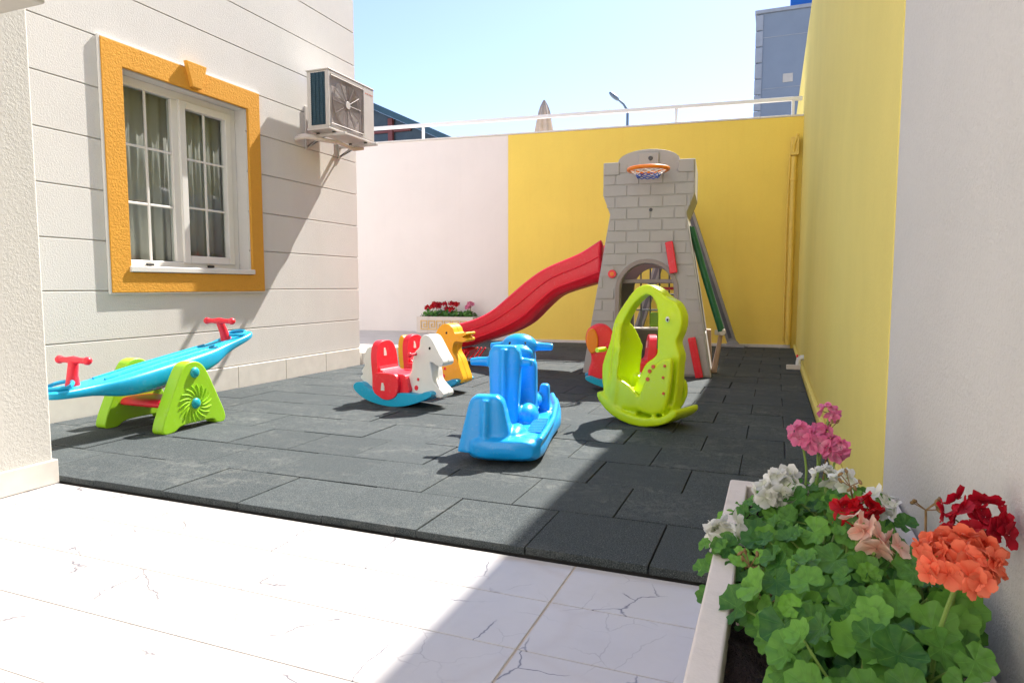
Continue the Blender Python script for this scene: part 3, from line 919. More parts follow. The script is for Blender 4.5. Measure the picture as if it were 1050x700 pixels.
# low arm rests and leg guards, the near guard taller where the step is
for s_ in (1, -1):
    m.prism(smoothline([(-.24, .12), (-.25, .26), (-.19, .30), (-.10, .27), (-.03, .22), (.06, .12)], 3), s_ * .10, s_ * .135, XZ)
m.prism(smoothline([(.0, .14), (.03, .26), (.085, .37), (.145, .435), (.205, .455), (.235, .44), (.228, .30), (.205, .17), (.15, .10), (.04, .09)], 3), -.10, -.14, XZ)
m.prism(smoothline([(.02, .14), (.06, .24), (.12, .29), (.19, .30), (.215, .24), (.205, .17), (.15, .10), (.04, .09)], 3), .10, .14, XZ)
m.prism(smoothline([(-.24, .10), (-.24, .20), (-.10, .205), (.0, .19), (.15, .17), (.17, .1)], 2), -.12, .12, XZ)
# rocker hull, footrests standing out at the front
hull = [(-.31, .17), (-.29, .20), (-.25, .165), (-.16, .10), (0, .065), (.15, .075), (.21, .105), (.262, .14), (.282, .125), (.268, .09), (.19, .038), (.08, .008), (-.04, .004), (-.18, .045), (-.27, .11)]
m.prism(smoothline(hull, 2), -.155, .155, XZ)
m.build('body', M['lime'], g, remesh=.0095, relax=10)
for s_ in (1, -1):
    m = MB()
    for cx, cz, r in ((.085, .364, .013), (.110, .395, .013), (.072, .312, .013)):
        m.disc((cx, s_ * .142, cz), r, .008, 'y', 14)
    for cx, cz in ((.19, .405), (.18, .332), (.185, .233)):
        m.disc((cx, s_ * .142, cz), .009, .008, 'y', 14)
    if s_ < 0: m.build('spot', M['red_dot'], g, bevel=.002)
    m = MB(); m.ell((.160, s_ * .062, .69), (.014, .009, .018), seg=16, rings=10); e = m.build('eye', M['white_plastic'], g)
    m = MB(); m.ell((.163, s_ * .069, .687), (.007, .005, .009), seg=12, rings=8); m.build('pupil', M['eye'], e)
m = MB(); m.tube([(-.245, -.24, .483), (-.245, -.15, .483)], .016, 12); m.tube([(-.245, .24, .483), (-.245, .15, .483)], .016, 12)
m.build('handle', M['lime'], g)

# ------------------------------------------------------------------ blue double rocker
bl = thing('double_rocker', 'bright blue moulded double rocker with handle bars in the middle', 'rocking toy', (-1.272, 3.10, 0), atan2(.22, .975))
m = MB()
# local x = across (right), y = away; hull lofted from near to far
rings = []
prof = [(-.12, .05, .07, .10), (-.105, .15, .04, .13), (-.06, .185, .02, .145), (.05, .197, .006, .145), (.25, .197, .002, .13), (.5, .20, .0, .12), (.75, .22, .004, .125),
        (.95, .205, .02, .14), (1.12, .175, .05, .165), (1.20, .12, .08, .17), (1.23, .05, .10, .165)]
for y, w, zb, zt in prof:
    cx = .012
    r = []
    for k in range(24):
        a = 2 * pi * k / 24
        sq = lambda v: math.copysign(abs(v) ** .5, v)
        r.append((cx + w * sq(cos(a)), y, (zb + zt) / 2 + (zt - zb) / 2 * sq(sin(a))))
    rings.append(r)
m.loft(rings)
# scoop rim along the right footboard
m.tube([(.19, -.06, .13), (.205, .1, .14), (.205, .5, .125), (.19, .9, .14), (.14, 1.12, .17)], .018, 10)
def slab(cx, y, w0, w1, z0, z1, d0, d1, n=16, e=.36):
    R_ = []
    for i in range(n + 1):
        t = i / n
        z = z0 + (z1 - z0) * t
        k = 1 if t < .88 else sqrt(max(0.05, 1 - ((t - .88) / .12) ** 2 * .5))
        w = (w0 + (w1 - w0) * t) * k; d = (d0 + (d1 - d0) * t) * k
        r = []
        for j in range(20):
            a = 2 * pi * j / 20
            sq = lambda v: math.copysign(abs(v) ** e, v)
            r.append((cx + w * sq(cos(a)), y + d * sq(sin(a)), z))
        R_.append(r)
    m.loft(R_)
slab(-.085, .0, .150, .082, .06, .345, .085, .05)             # near tail block
m.tube([(-.085, -.082, .10), (-.085, -.068, .22), (-.085, -.048, .325)], .02, 10)
m.ell((-.165, .06, .13), (.04, .12, .08)); m.ell((.055, .06, .13), (.055, .12, .055))
slab(-.055, .38, .078, .094, .10, .565, .07, .055)            # tall seat back
m.tube([(-.055, .306, .15), (-.055, .312, .40), (-.055, .322, .55)], .018, 10)
slab(.05, .56, .055, .055, .10, .47, .06, .045)               # second pillar
m.ell((.06, .44, .16), (.07, .10, .07)); m.ell((.05, .72, .2), (.07, .12, .05))
slab(.125, .80, .035, .03, .10, .29, .05, .04)
slab(-.05, .90, .10, .105, .12, .50, .09, .075)               # far head
m.ell((-.05, .90, .52), (.115, .09, .075)); m.ell((-.05, .80, .48), (.10, .06, .05))
slab(-.05, .66, .10, .09, .1, .27, .14, .12)                  # far seat
m.tube([(-.135, .375, .47), (-.20, .37, .473), (-.255, .365, .47)], [.03, .026, .022], 12)
m.tube([(.03, .90, .515), (.10, .905, .512), (.165, .91, .51)], [.032, .027, .023], 12)
m.tube([(-.12, .90, .515), (-.19, .905, .512), (-.24, .91, .51)], [.032, .027, .023], 12)
m.tube([(.03, .375, .47), (.075, .37, .47), (.10, .365, .468)], [.03, .026, .022], 12)
m.build('body', M['blue'], bl, remesh=.0075, relax=5)
for k in range(9):
    pass
m = MB()
for k in range(9):
    y = .08 + k * .042
    m.tube([(.105, y, .139), (.185, y, .141)], .0075, 8)
m.build('tread', M['blue'], bl)
m = MB()
for x in (-.10, -.005): m.ell((x, .828, .535), (.010, .008, .013), seg=12, rings=8)
m.build('eye', M['eye'], bl)

# ------------------------------------------------------------------ castle with slide
ct = thing('play_castle', 'grey plastic play castle with brick relief, arched door and red slide', 'playhouse', (-1.2, 6.68, 0), brz * .8)
HB, HN, ZN = .64, .373, 1.61
hw_at = lambda z: HB + (HN - HB) * z / ZN
arc = lambda cx, cz, r, a0, a1, n: [(cx + r * cos(a0 + (a1 - a0) * k / n), cz + r * sin(a0 + (a1 - a0) * k / n)) for k in range(n + 1)]
outl = [(-HB, 0), (HB, 0), (HN, 1.61), (.445, 1.80), (.445, 2.12), (.30, 2.12)] + [(.30 * cos(a), 2.12 + .115 * sin(a)) for a in [pi * k / 12 for k in range(1, 12)]] + [(-.30, 2.12), (-.445, 2.12), (-.445, 1.80), (-HN, 1.61)]
AW, AZ = .265, .855
door = [(-AW, .06), (AW, .06)] + arc(0, AZ, AW, 0, pi, 16)
m = MB(); m.prism(outl, 0, .12, XZ, door); front = m.build('front_wall', M['grey_plastic'], ct, bevel=.006)
# raised bricks clipped to the tapering outline
def clip(poly, a, b, c):
    out = []
    for i in range(len(poly)):
        p, q = poly[i], poly[(i + 1) % len(poly)]
        dp_, dq = a * p[0] + b * p[1] - c, a * q[0] + b * q[1] - c
        if dp_ <= 0: out.append(p)
        if dp_ * dq < 0:
            t = dp_ / (dp_ - dq); out.append((p[0] + (q[0] - p[0]) * t, p[1] + (q[1] - p[1]) * t))
    return out
def bricks(m, z0, z1, hwf, F, w0, w1, keep=None, row=.1135, bw=.232, g=.007):
    k = 0; z = z0
    slope = (HN - HB) / ZN
    while z < z1 - .03:
        zt = min(z + row, z1)
        x = -.9 + (bw / 2 if k % 2 else 0)
        while x < .9:
            poly = [(x + g, z + g), (x + bw - g, z + g), (x + bw - g, zt - g), (x + g, zt - g)]
            if z < 1.60:
                poly = clip(poly, 1, -slope, HB - .012) if poly else poly
                poly = clip(poly, -1, -slope, HB - .012) if poly else poly
            else:
                hh = hwf((z + zt) / 2) - .012
                poly = clip(poly, 1, 0, hh); poly = clip(poly, -1, 0, hh) if poly else poly
            if len(poly) >= 3 and (keep is None or keep(x + bw / 2, (z + zt) / 2, poly)):
                ar = abs(sum(poly[i][0] * poly[(i + 1) % len(poly)][1] - poly[(i + 1) % len(poly)][0] * poly[i][1] for i in range(len(poly)))) / 2
                if ar > .0012: m.prism(poly, w0, w1, F)
            x += bw
        z = zt; k += 1
def keep_front(cx, cz, poly):
    for (px, pz) in poly:
        if pz < AZ and abs(px) < AW + .05: return False
        if pz >= AZ and (px * px + (pz - AZ) ** 2) < (AW + .05) ** 2: return False
    if cz > 1.99 and abs(cx) < .30: return False
    return True
hwf = lambda z: hw_at(z) if z < 1.61 else (HN + (.445 - HN) * min(1, (z - 1.61) / .19))
m = MB(); bricks(m, .42, 2.105, hwf, XZ, -.010, .004, keep_front)
m.build('brick_relief', M['grey_plastic'], front, bevel=.0035, seg=2)
# plain plinth panels beside the door
for s_ in (1, -1):
    m = MB(); m.prism([(s_ * (AW + .055), .02), (s_ * (hw_at(.02) - .015), .02), (s_ * (hw_at(.41) - .015), .41), (s_ * (AW + .055), .41)], -.012, .004, XZ)
    m.build('plinth_panel', M['grey_plastic'], front, bevel=.0035, seg=2)
m = MB()
ring_o = [(AW + .05, .05)] + arc(0, AZ, AW + .045, 0, pi, 18) + [(-AW - .05, .05)]
ring_i = [(-AW - .004, .05)] + arc(0, AZ, AW + .004, pi, 0, 18) + [(AW + .004, .05)]
m.prism(ring_o + ring_i, -.016, .003, XZ); m.build('door_arch', M['grey_dark'], front, bevel=.004)
m = MB(); m.box(-.10, .10, -.022, -.0005, 2.0, 2.20); m.build('hoop_mount', M['grey_plastic'], front, bevel=.008)
for s_ in (1, -1):
    m = MB(); m.box(s_ * .435 if s_ < 0 else .285, -.285 if s_ < 0 else .435, -.024, -.0005, 1.995, 2.118); m.build('merlon', M['grey_plastic'], front, bevel=.008)
m = MB(); m.disc((.02, -.024, 2.14), .022, .006, 'y'); m.disc((.03, -.012, 1.645), .017, .008, 'y'); m.build('bolt_hole', M['eye'], front)
hp = MB(); hp.tube([(.02 + .185 * cos(a), -.225 + .185 * sin(a), 2.0) for a in [2 * pi * k / 40 for k in range(40)]], .018, 10, closed=True)
hp.box(-.03, .07, -.05, -.0225, 1.985, 2.015)
hoop = hp.build('basketball_hoop', M['orange'], ct)
def net(n0, zs, rs, nm, mt):
    m = MB()
    for k in range(n0):
        for sgn in (1, -1):
            p = []
            for j, (z, r) in enumerate(zip(zs, rs)):
                a = 2 * pi * (k + sgn * j * .5) / n0
                p.append((.02 + r * cos(a), -.235 + r * sin(a), z))
            m.tube(p, .0045, 5)
    m.build(nm, mt, hoop)
net(11, (1.985, 1.968, 1.952), (.165, .135, .115), 'net', M['white_plastic'])
net(11, (1.952, 1.936, 1.922), (.115, .108, .10), 'net_fringe', M['net_blue'])
# side walls: tilted trapezoids
def tilted(s_):
    # (a along depth, b height, w thickness inwards)
    def F(a, b, w):
        hb = hw_at(b) if b < 1.61 else HN + (.445 - HN) * min(1, (b - 1.61) / .19)
        return Vector((s_ * (hb - w), a, b))
    return F
dep = lambda z: 1.18 - .30 * z / 1.61
def sidewall(s_):
    m = MB(); F = tilted(s_)
    zs = [0, .4, .8, .93, 1.36, 1.61, 1.80, 2.12]
    o0, o1 = (.28, .78)
    for za, zb in zip(zs[:-1], zs[1:]):
        parts = [(.1215, None)]
        if za >= .93 and zb <= 1.36: spans = [(.1215, o0), (o1, 'd')]
        elif s_ > 0 and zb <= .93 and za >= .4: spans = [(.1215, .36), (.9, 'd')]
        else: spans = [(.1215, 'd')]
        for a0, a1 in spans:
            A1a = dep(min(za, 1.61)) - .061 if a1 == 'd' else a1
            A1b = dep(min(zb, 1.61)) - .061 if a1 == 'd' else a1
            v = [m.v(F(a, b, w)) for w in (.001, .06) for a, b in ((a0, za), (A1a, za), (A1b, zb), (a0, zb))]
            for f in ((0, 1, 2, 3), (7, 6, 5, 4), (0, 4, 5, 1), (1, 5, 6, 2), (2, 6, 7, 3), (3, 7, 4, 0)): m.face([v[i] for i in f])
    return m
sidewall(-1).build('side_wall', M['grey_plastic'], ct, bevel=.003, seg=1)
sidewall(1).build('side_wall', M['grey_plastic'], ct, bevel=.003, seg=1)
# rear wall leaning in, with its own arch
def FR(a, b, w):
    return Vector((a, dep(min(b, 1.61)) - .06 + w, b))
rdoor = [(-.24, .42), (.24, .42)] + arc(0, .86, .24, 0, pi, 16)
m = MB(); m.prism(outl, 0, .06, FR, rdoor); rear = m.build('rear_wall', M['grey_dark'], ct, bevel=.004)
m = MB()
for x in (-.16, -.055, .05, .155): m.tube([FR(x, .42, .03), FR(x, 1.09, .03)], .009, 8)
for z in (.62, .80): m.tube([FR(-.24, z, .03), FR(.24, z, .03)], .009, 8)
m.build('bar', M['steel_dark'], rear)
m = MB(); m.box(-.04, .12, .82, .90, .44, .60); m.build('window_box', M['green'], ct, bevel=.015)
m = MB(); m.box(-.24, .24, .80, .93, .405, .425); m.build('ledge', M['cream_plastic'], ct, bevel=.004)
m = MB(); m.box(-.44, .44, .125, .95, .925, .965); m.build('deck', M['grey_dark'], ct, bevel=.006)
m = MB(); m.box(.02, .27, .55, .60, .855, .885); m.build('inner_rail', M['red'], ct, bevel=.006)
# red grab bars, button
for c, an, ln in ((((-.988 - .935) / 2 + 1.2), (1.327 + 1.022) / 2, (.053, -.305)), ((-.712 + 1.2), .19, (.082, -.40))) if False else (((.2385), 1.175, (.053, -.305)), ((.488), .185, (.085, -.41))):
    pass
for (xa, za), (xb, zb) in (((.212, 1.327), (.265, 1.022)), ((.446, .394), (.53, -.0))):
    m = MB()
    d = Vector((xb - xa, 0, zb - za)); L = d.length; a = atan2(d.x, -d.z)
    m.obox(((xa + xb) / 2, -.045, (za + zb) / 2), (.075, .05, L), (0, -a, 0))
    gb = m.build('grab_bar', M['red'], ct, bevel=.01, seg=3)
    m = MB(); m.obox(((xa + xb) / 2, -.072, (za + zb) / 2), (.03, .006, L * .84), (0, -a, 0)); m.build('bar_groove', M['slide_red'], gb, bevel=.002)
m = MB(); m.disc((-.342, -.02, 1.017), .042, .03, 'y'); bt = m.build('button', M['red'], ct, bevel=.006)
m = MB(); m.disc((-.342, -.038, 1.017), .022, .012, 'y'); m.build('button_centre', M['orange'], bt, bevel=.004)
# climbing side on the right
for a, b, k in ((0, 0, 0),):
    m = MB()
    for k in range(4):
        y = .30 + k * .085
        m.tube([(.405 , y, 1.49), (.55, y, 1.0), (.725, y, .44)], .034, 10)
    m.box(-.012, .012, .28, .58, -.56, .56, Matrix.Translation((.555, 0, .965)) @ Matrix.Rotation(-.296, 4, 'Y'))
    m.build('climbing_panel', M['dark_green'], ct)
m = MB(); m.tube([(.735, .27, .43), (.735, .46, .43)], .034, 16); hg = m.build('hinge', M['cream_plastic'], ct, bevel=.01)
m = MB(); m.box(.66, .735, .29, .33, .40, .452); m.build('hinge_arm', M['cream_plastic'], ct, bevel=.01)
m = MB()
m.prism([(.705, .41), (.745, .41), (.69, 0), (.63, 0)], .37, .46, XZ)
m.build('climbing_leg', M['tan'], ct, bevel=.012)
m = MB()
m.prism([(.56, 0), (.64, 0), (.62, .41), (.50, .41)], 1.02, 1.17, XZ); m.build('rear_foot', M['tan'], ct, bevel=.01)
# slide: lofted trough, running off to the left
up = [(-.50, 1.40), (-.60, 1.335), (-.72, 1.262), (-.85, 1.205), (-1.04, 1.13), (-1.20, 1.05), (-1.38, .92), (-1.56, .77), (-1.74, .625), (-1.93, .53), (-2.12, .475), (-2.30, .44)]
lo = [(-.50, .93), (-.60, .905), (-.72, .87), (-.85, .83), (-1.0, .77), (-1.15, .64), (-1.32, .47), (-1.48, .38), (-1.68, .31), (-1.90, .24), (-2.08, .19), (-2.28, .15)]
up = smoothline(up, 3, False); lo = smoothline(lo, 3, False)
Wd = .27; CY = .56
rings = []
for (ux, uz), (lx, lz) in zip(up, lo):
    d = Vector((ux - lx, 0, uz - lz))
    def q(y, t): return Vector((lx, CY + y, lz)) + d * t
    fl_ = .55
    rings.append([q(-Wd, 0), q(-Wd - .012, .30), q(-Wd - .008, .62), q(-Wd - .02, .80), q(-Wd - .012, .95), q(-Wd + .02, 1.0), q(-Wd + .055, .97), q(-Wd + .085, fl_ + .07), q(-Wd + .13, fl_),
                  q(Wd - .13, fl_), q(Wd - .085, fl_ + .07), q(Wd - .055, .97), q(Wd - .02, 1.0), q(Wd + .012, .95), q(Wd + .02, .80), q(Wd + .008, .62), q(Wd + .012, .30), q(Wd, 0)])
m = MB(); m.loft(rings)
m.prism([(-2.28, .15), (-2.08, .19), (-1.98, .20), (-2.14, 0), (-2.30, 0)], CY - Wd - .005, CY + Wd + .005, XZ)
slide = m.build('slide', M['slide_red'], ct, bevel=.0)
slide.modifiers.new('ss', 'SUBSURF').render_levels = 1
m = MB()
for s_ in (-1, 1):
    for t_ in (.62, .26):
        p = [Vector((lx, CY + s_ * (Wd + (.011 if t_ > .5 else .013)), lz)) + Vector((ux - lx, 0, uz - lz)) * t_ for (ux, uz), (lx, lz) in zip(up, lo)]
        m.tube(p[1:-1], .010, 8)
    for dx in (0, .05, .10): m.tube([(-2.20 + dx, CY + s_ * (Wd + .006), .01), (-2.10 + dx, CY + s_ * (Wd + .006), .15)], .011, 8)
m.build('slide_rib', M['slide_red'], slide)

# swing frame behind the castle: splayed grey legs on a top bar
sw = thing('swing_frame', 'grey metal swing frame with splayed legs behind the play castle', 'swing frame', (-1.28, 9.6, 0))
m = MB(); m.tube([(0, -1.5, 2.12), (0, .3, 2.14)], .035, 14); m.build('top_bar', M['steel'], sw)
def beam(a, b, w, d, nm, par, mt):
    a, b = Vector(a), Vector(b)
    m = MB()
    ax = (b - a).normalized(); sd = Vector((0, 1, 0)); sd = (sd - ax * sd.dot(ax)).normalized(); n_ = ax.cross(sd)
    mx = Matrix((( n_.x, sd.x, ax.x, (a.x + b.x) / 2), (n_.y, sd.y, ax.y, (a.y + b.y) / 2), (n_.z, sd.z, ax.z, (a.z + b.z) / 2), (0, 0, 0, 1)))
    L = (b - a).length
    m.box(-w / 2, w / 2, -d / 2, d / 2, -L / 2, L / 2, mx)
    o = m.build(nm, mt, par, bevel=.012, seg=3)
    m = MB(); m.box(-w * .18, w * .18, -d / 2 - .004, -d / 2 - .0005, -L / 2 + .12, L / 2 - .12, mx); m.build('leg_groove', M['steel_dark'], o)
    return o
for x1_, y1_ in ((.72, .62), (-.72, .55)):
    beam((.03 * (1 if x1_ > 0 else -1), .22, 2.16), (x1_, y1_, .03), .13, .07, 'leg', sw, M['steel'])
    m = MB(); m.obox((x1_, y1_ - .02, .022), (.34, .12, .04)); m.prism([(x1_ - .1, .042), (x1_ + .1, .042), (x1_ + .03, .12), (x1_ - .03, .12)], y1_ - .05, y1_ + .01, XZ)
    m.build('foot', M['steel'], sw, bevel=.008)
for x1_ in (.6, -.6):
    pass
m = MB(); m.tube([(.03, -1.45, 2.14), (.25, -1.48, 1.2)], .03, 10); m.build('brace', M['steel'], sw)

# ------------------------------------------------------------------ planters
def planter(name, label, loc, rz, L, D, H, wall=.05):
    """local: long side along x, front face at y=0, depth to +y"""
    t = thing(name, label, 'planter', loc, rz, 'pale planters with geraniums')
    m = MB()
    o = [(0, 0), (L, 0), (L, D), (0, D)]; i = [(wall, wall), (L - wall, wall), (L - wall, D - wall), (wall, D - wall)]
    m.prism(o, 0.001, H, XY, i)
    m.box(wall, L - wall, wall, D - wall, .001, .05)
    tr = m.build('trough', M['planter'], t, bevel=.006, seg=2)
    # greek key band raised on the front
    m = MB()
    n = int(round((L - .16) / .135)); cw = (L - .16) / n; h = H * .5; z0 = H * .25; th = .014
    for k in range(n):
        bx = .08 + k * cw
        P = [(0, 0), (0, 1), (.74, 1), (.74, .28), (.34, .28), (.34, .62), (.52, .62)]
        for (a, b), (c, d) in zip(P[:-1], P[1:]):
            xa, xb = sorted((bx + a * cw, bx + c * cw)); za, zb = sorted((z0 + b * h, z0 + d * h))
            m.box(xa - th / 2, xb + th / 2, -.012 - .0004 * (abs(a - c) > .01), -.0005, za - th / 2, zb + th / 2)
        m.box(bx, bx + cw, -.0113, -.0005, z0 - th / 2, z0 + th / 2)
    m.build('key_relief', M['key'], tr, bevel=.002, seg=1)
    m = MB()
    nx, ny = 40, 14
    V = [[m.v((wall + (L - 2 * wall) * i / nx, wall + (D - 2 * wall) * j / ny, H - .055 + R.uniform(-.014, .014))) for j in range(ny + 1)] for i in range(nx + 1)]
    for i_ in range(nx):
        for j in range(ny): m.face([V[i_][j], V[i_ + 1][j], V[i_ + 1][j + 1], V[i_][j + 1]])
    m.build('soil', M['soil'], t)
    return t

def add_leaf(m, base, rad, normal, spin, rr, cup=.25):
    """a round scalloped geranium leaf with a notch where the stalk joins"""
    nrm = Vector(normal).normalized()
    q = nrm.to_track_quat('Z', 'Y').to_matrix() @ Matrix.Rotation(spin, 3, 'Z')
    seg = 34
    ph = rr.uniform(0, 6)
    uvl = m.uv
    rows_ = [.02, .3, .6, .84, 1.0]
    notch = .30
    grid = []
    for ti in range(seg + 1):
        t = ti / seg
        a = notch + (2 * pi - 2 * notch) * t
        lob = 1 + .17 * abs(sin(3.5 * (a - pi))) - .10 + .03 * sin(a * 21)
        side_ = .82 + .18 * (sin(t * pi)) ** .5
        col = []
        for f in rows_:
            r = rad * f * (lob if f > .5 else 1) * side_
            z = rad * (cup * f * f + .09 * f * f * sin(7 * (a - pi) * 1.0 + ph) + .05 * f * sin(2 * a + ph))
            col.append(m.v(Vector(base) + q @ Vector((r * cos(a), r * sin(a), z))))
        grid.append(col)
    for i in range(seg):
        for j in range(len(rows_) - 1):
            f = m.face([grid[i][j], grid[i + 1][j], grid[i + 1][j + 1], grid[i][j + 1]])
            if f:
                for lp, (ii, jj) in zip(f.loops, ((i, j), (i + 1, j), (i + 1, j + 1), (i, j + 1))):
                    lp[uvl].uv = (ii / seg, rows_[jj])

def add_floret(m, c, nrm, r, rr):
    q = Vector(nrm).normalized().to_track_quat('Z', 'Y').to_matrix() @ Matrix.Rotation(rr.uniform(0, 6.3), 3, 'Z')
    for k in range(5):
        a0 = 2 * pi * k / 5 + rr.uniform(-.12, .12)
        sp = rr.uniform(.5, .68); ln = r * rr.uniform(.88, 1.08)
        cu = rr.uniform(.10, .42); tw = rr.uniform(-.15, .15)
        G = []
        for i, f in enumerate((.04, .3, .6, .85, 1.0)):
            w = (.12, .62, 1.0, .92, .42)[i] * sp * ln
            row_ = []
            for j in (-1, -.5, 0, .5, 1):
                ff = f - (.07 if abs(j) == 1 and i == 4 else 0)
                x = ln * ff; y = w * j * .82
                z = ln * (cu * f * f - .10 * j * j * (1 - f * .3) + tw * j * f + .03 * sin(9 * f + 5 * j + k))
                row_.append(m.v(Vector(c) + q @ (Matrix.Rotation(a0, 3, 'Z') @ Vector((x, y, z)))))
            G.append(row_)
        for i in range(4):
            for j in range(4):
                f = m.face([G[i][j], G[i][j + 1], G[i + 1][j + 1], G[i + 1][j]])
                if f:
                    for lp, (ii, jj) in zip(f.loops, ((i, j), (i, j + 1), (i + 1, j + 1), (i + 1, j))):
                        lp[m.uv].uv = (jj / 4, (.04, .3, .6, .85, 1.0)[ii])

def flower_head(parent, c, rad, n, fr, col, rr, axis=(0, 0, 1), flat=.58):
    m = MB()
    ax = Vector(axis).normalized()
    q = ax.to_track_quat('Z', 'Y').to_matrix()
    for k in range(n):
        t = (k + .5) / n
        ph = math.acos(1 - 1.08 * t); th = k * 2.39996 + rr.uniform(-.25, .25)
        d = q @ Vector((sin(ph) * cos(th), sin(ph) * sin(th), cos(ph) * flat))
        p = Vector(c) + d * rad * (rr.uniform(.8, 1.0) if k % 3 else rr.uniform(.45, .75))
        nn = d + Vector((rr.uniform(-.3, .3), rr.uniform(-.3, .3), rr.uniform(-.2, .3)))
        add_floret(m, p, nn, fr * rr.uniform(.85, 1.15), rr)
    return m.build('flower_head', PET[col], parent)

def stalk(m, a, b, r0, r1, sag=.02, rr=R):
    a, b = Vector(a), Vector(b)
    mid = (a + b) / 2 + Vector((rr.uniform(-1, 1), rr.uniform(-1, 1), .3)) * sag
    m.tube(smoothline([tuple(a), tuple(mid), tuple(b)], 4, False), [r0 + (r1 - r0) * i / 8 for i in range(9)], 7)

def geranium(label, root, leaves, heads, seed, dark=False, spread=.12, lz=(.10, .22), lr=(.021, .037), xlim=.30, aim=(-.15, -.5, .9), buds=(), group=None, name='geranium'):
    """root is on the soil in world space; heads are (pos, radius, florets, floret radius, colour, axis)"""
    rr = random.Random(seed)
    t = thing(name, label, 'flower', root, 0, group)
    rt = Vector(root)
    lf, st = MB(), MB()
    for k in range(int(leaves * 2.2)):
        for _ in range(12):
            an = rr.uniform(0, 2 * pi); rd = spread * sqrt(rr.random())
            p = Vector((rd * cos(an), rd * sin(an), rr.uniform(*lz) - .35 * rd))
            if xlim is None or (p.x + rt.x < xlim - .02): break
        rad = rr.uniform(*lr) * rr.choice((.5, .66, .8, .95, 1.02))
        if xlim is not None: p.x = min(p.x, xlim - rt.x - rad * .8)
        n = Vector((cos(an) * rd / spread * .7 + aim[0] + rr.uniform(-.4, .4), sin(an) * rd / spread * .6 + aim[1] + rr.uniform(-.4, .4), aim[2] + rr.uniform(-.3, .2)))
        add_leaf(lf, p, rad, n, rr.uniform(0, 6.3), rr, rr.uniform(.1, .4))
        if k % 2 == 0:
            stalk(st, (rr.uniform(-.03, .03), rr.uniform(-.03, .03), rr.uniform(0, .03)), p - n.normalized() * .002, .0028, .0018, .02, rr)
    for (hp_, hr, n, fr, col, ax) in heads:
        c = Vector(hp_) - rt
        flower_head(t, c, hr, n, fr, col, rr, ax)
        foot = Vector((c.x * .45 + rr.uniform(-.01, .01), c.y * .45, .02))
        stalk(st, foot, c - Vector((0, 0, hr * .35)), .0036, .0028, .018, rr)
        hub = c - Vector((0, 0, hr * .35))
        for k in range(max(5, n // 2)):
            a = rr.uniform(0, 6.3); e = rr.uniform(.3, 1)
            st.tube([hub, hub + Vector((cos(a) * hr * .8 * e, sin(a) * hr * .8 * e, hr * rr.uniform(.25, .7)))], [.0016, .0012], 5)
    lf.build('foliage', M['leaf_dark' if dark else 'leaf'], t)
    st.build('stem', M['stem'], t)
    if buds:
        m = MB()
        for b in buds:
            b = Vector(b) - rt
            for k in range(6):
                a = rr.uniform(0, 6.3)
                e = b + Vector((cos(a) * .02, sin(a) * .02, rr.uniform(-.02, .02)))
                m.tube([b - Vector((0, 0, .015)), e], [.0012, .0010], 5); m.ell(e, (.0035, .0035, .007), (rr.uniform(-1, 1), rr.uniform(-1, 1), 0), 8, 6)
            stalk(m, (b.x * .5, b.y * .5, .02), b - Vector((0, 0, .015)), .0025, .002, .015, rr)
        m.build('seed_head', M['bud'], t)
    return t

PH = .33
planter('planter', 'pale concrete planter with white rim standing along the right wall', (-.108, 2.03, -.03), -pi / 2, 1.52, .425, PH + .03)
bpy.context.view_layer.update()
SZ = PH - .055
G = geranium
nz = (0, -.75, .65)
G('pink flowered geranium at the far end of the near planter', (.10, 1.90, SZ), 22, [
    ((.117, 1.93, .49), .042, 14, .026, 'pink', nz), ((.145, 1.95, .565), .022, 6, .021, 'pink', nz), ((.163, 1.90, .475), .028, 8, .024, 'pink', nz), ((.075, 1.93, .505), .03, 8, .022, 'pink', nz)], 21, group='geraniums in the near planter', lz=(.05, .13), spread=.13, buds=((.145, 1.94, .53),))
G('white flowered geranium at the far left corner of the near planter', (.03, 1.74, SZ), 30, [
    ((.028, 1.72, .412), .045, 12, .029, 'white', nz), ((-.005, 1.70, .40), .028, 6, .026, 'white', nz)], 22, group='geraniums in the near planter', lz=(.04, .12), spread=.13)
G('white flowered geranium beside the yellow wall behind the red flower', (.17, 1.66, SZ), 34, [
    ((.125, 1.70, .452), .03, 7, .026, 'white', nz), ((.158, 1.62, .47), .022, 4, .022, 'white', nz), ((.215, 1.52, .455), .028, 6, .024, 'white', nz)], 23, group='geraniums in the near planter', lz=(.05, .17), spread=.13, buds=((.16, 1.55, .49),))
G('white flowered geranium leaning over the left rim of the near planter', (-.01, 1.46, SZ), 34, [
    ((-.086, 1.50, .352), .045, 13, .028, 'white', (-.5, -.7, .5))], 24, group='geraniums in the near planter', lz=(.03, .12), spread=.13, lr=(.020, .036), buds=((-.03, 1.36, .36), (.0, 1.22, .35)))
G('small red flowered geranium in the middle of the near planter', (.13, 1.42, SZ), 40, [
    ((.155, 1.45, .447), .03, 8, .026, 'red', nz), ((.182, 1.47, .455), .024, 6, .024, 'red', nz)], 25, group='geraniums in the near planter', lz=(.06, .17), spread=.14, dark=False)
G('salmon pink flowered geranium in the middle of the near planter', (.10, 1.20, SZ), 40, [
    ((.172, 1.25, .472), .022, 3, .030, 'salmon', nz), ((.200, 1.25, .462), .016, 2, .026, 'salmon', nz), ((.145, 1.27, .487), .018, 3, .022, 'salmon', nz)], 26, group='geraniums in the near planter', lz=(.04, .17), spread=.15, lr=(.024, .041))
G('crimson flowered geranium against the right wall in the near planter', (.22, 1.20, SZ), 40, [
    ((.280, 1.12, .555), .046, 20, .020, 'crimson', (-.3, -.6, .6))], 27, group='geraniums in the near planter', lz=(.08, .20), spread=.13, lr=(.024, .041), buds=((.252, 1.3, .53),))
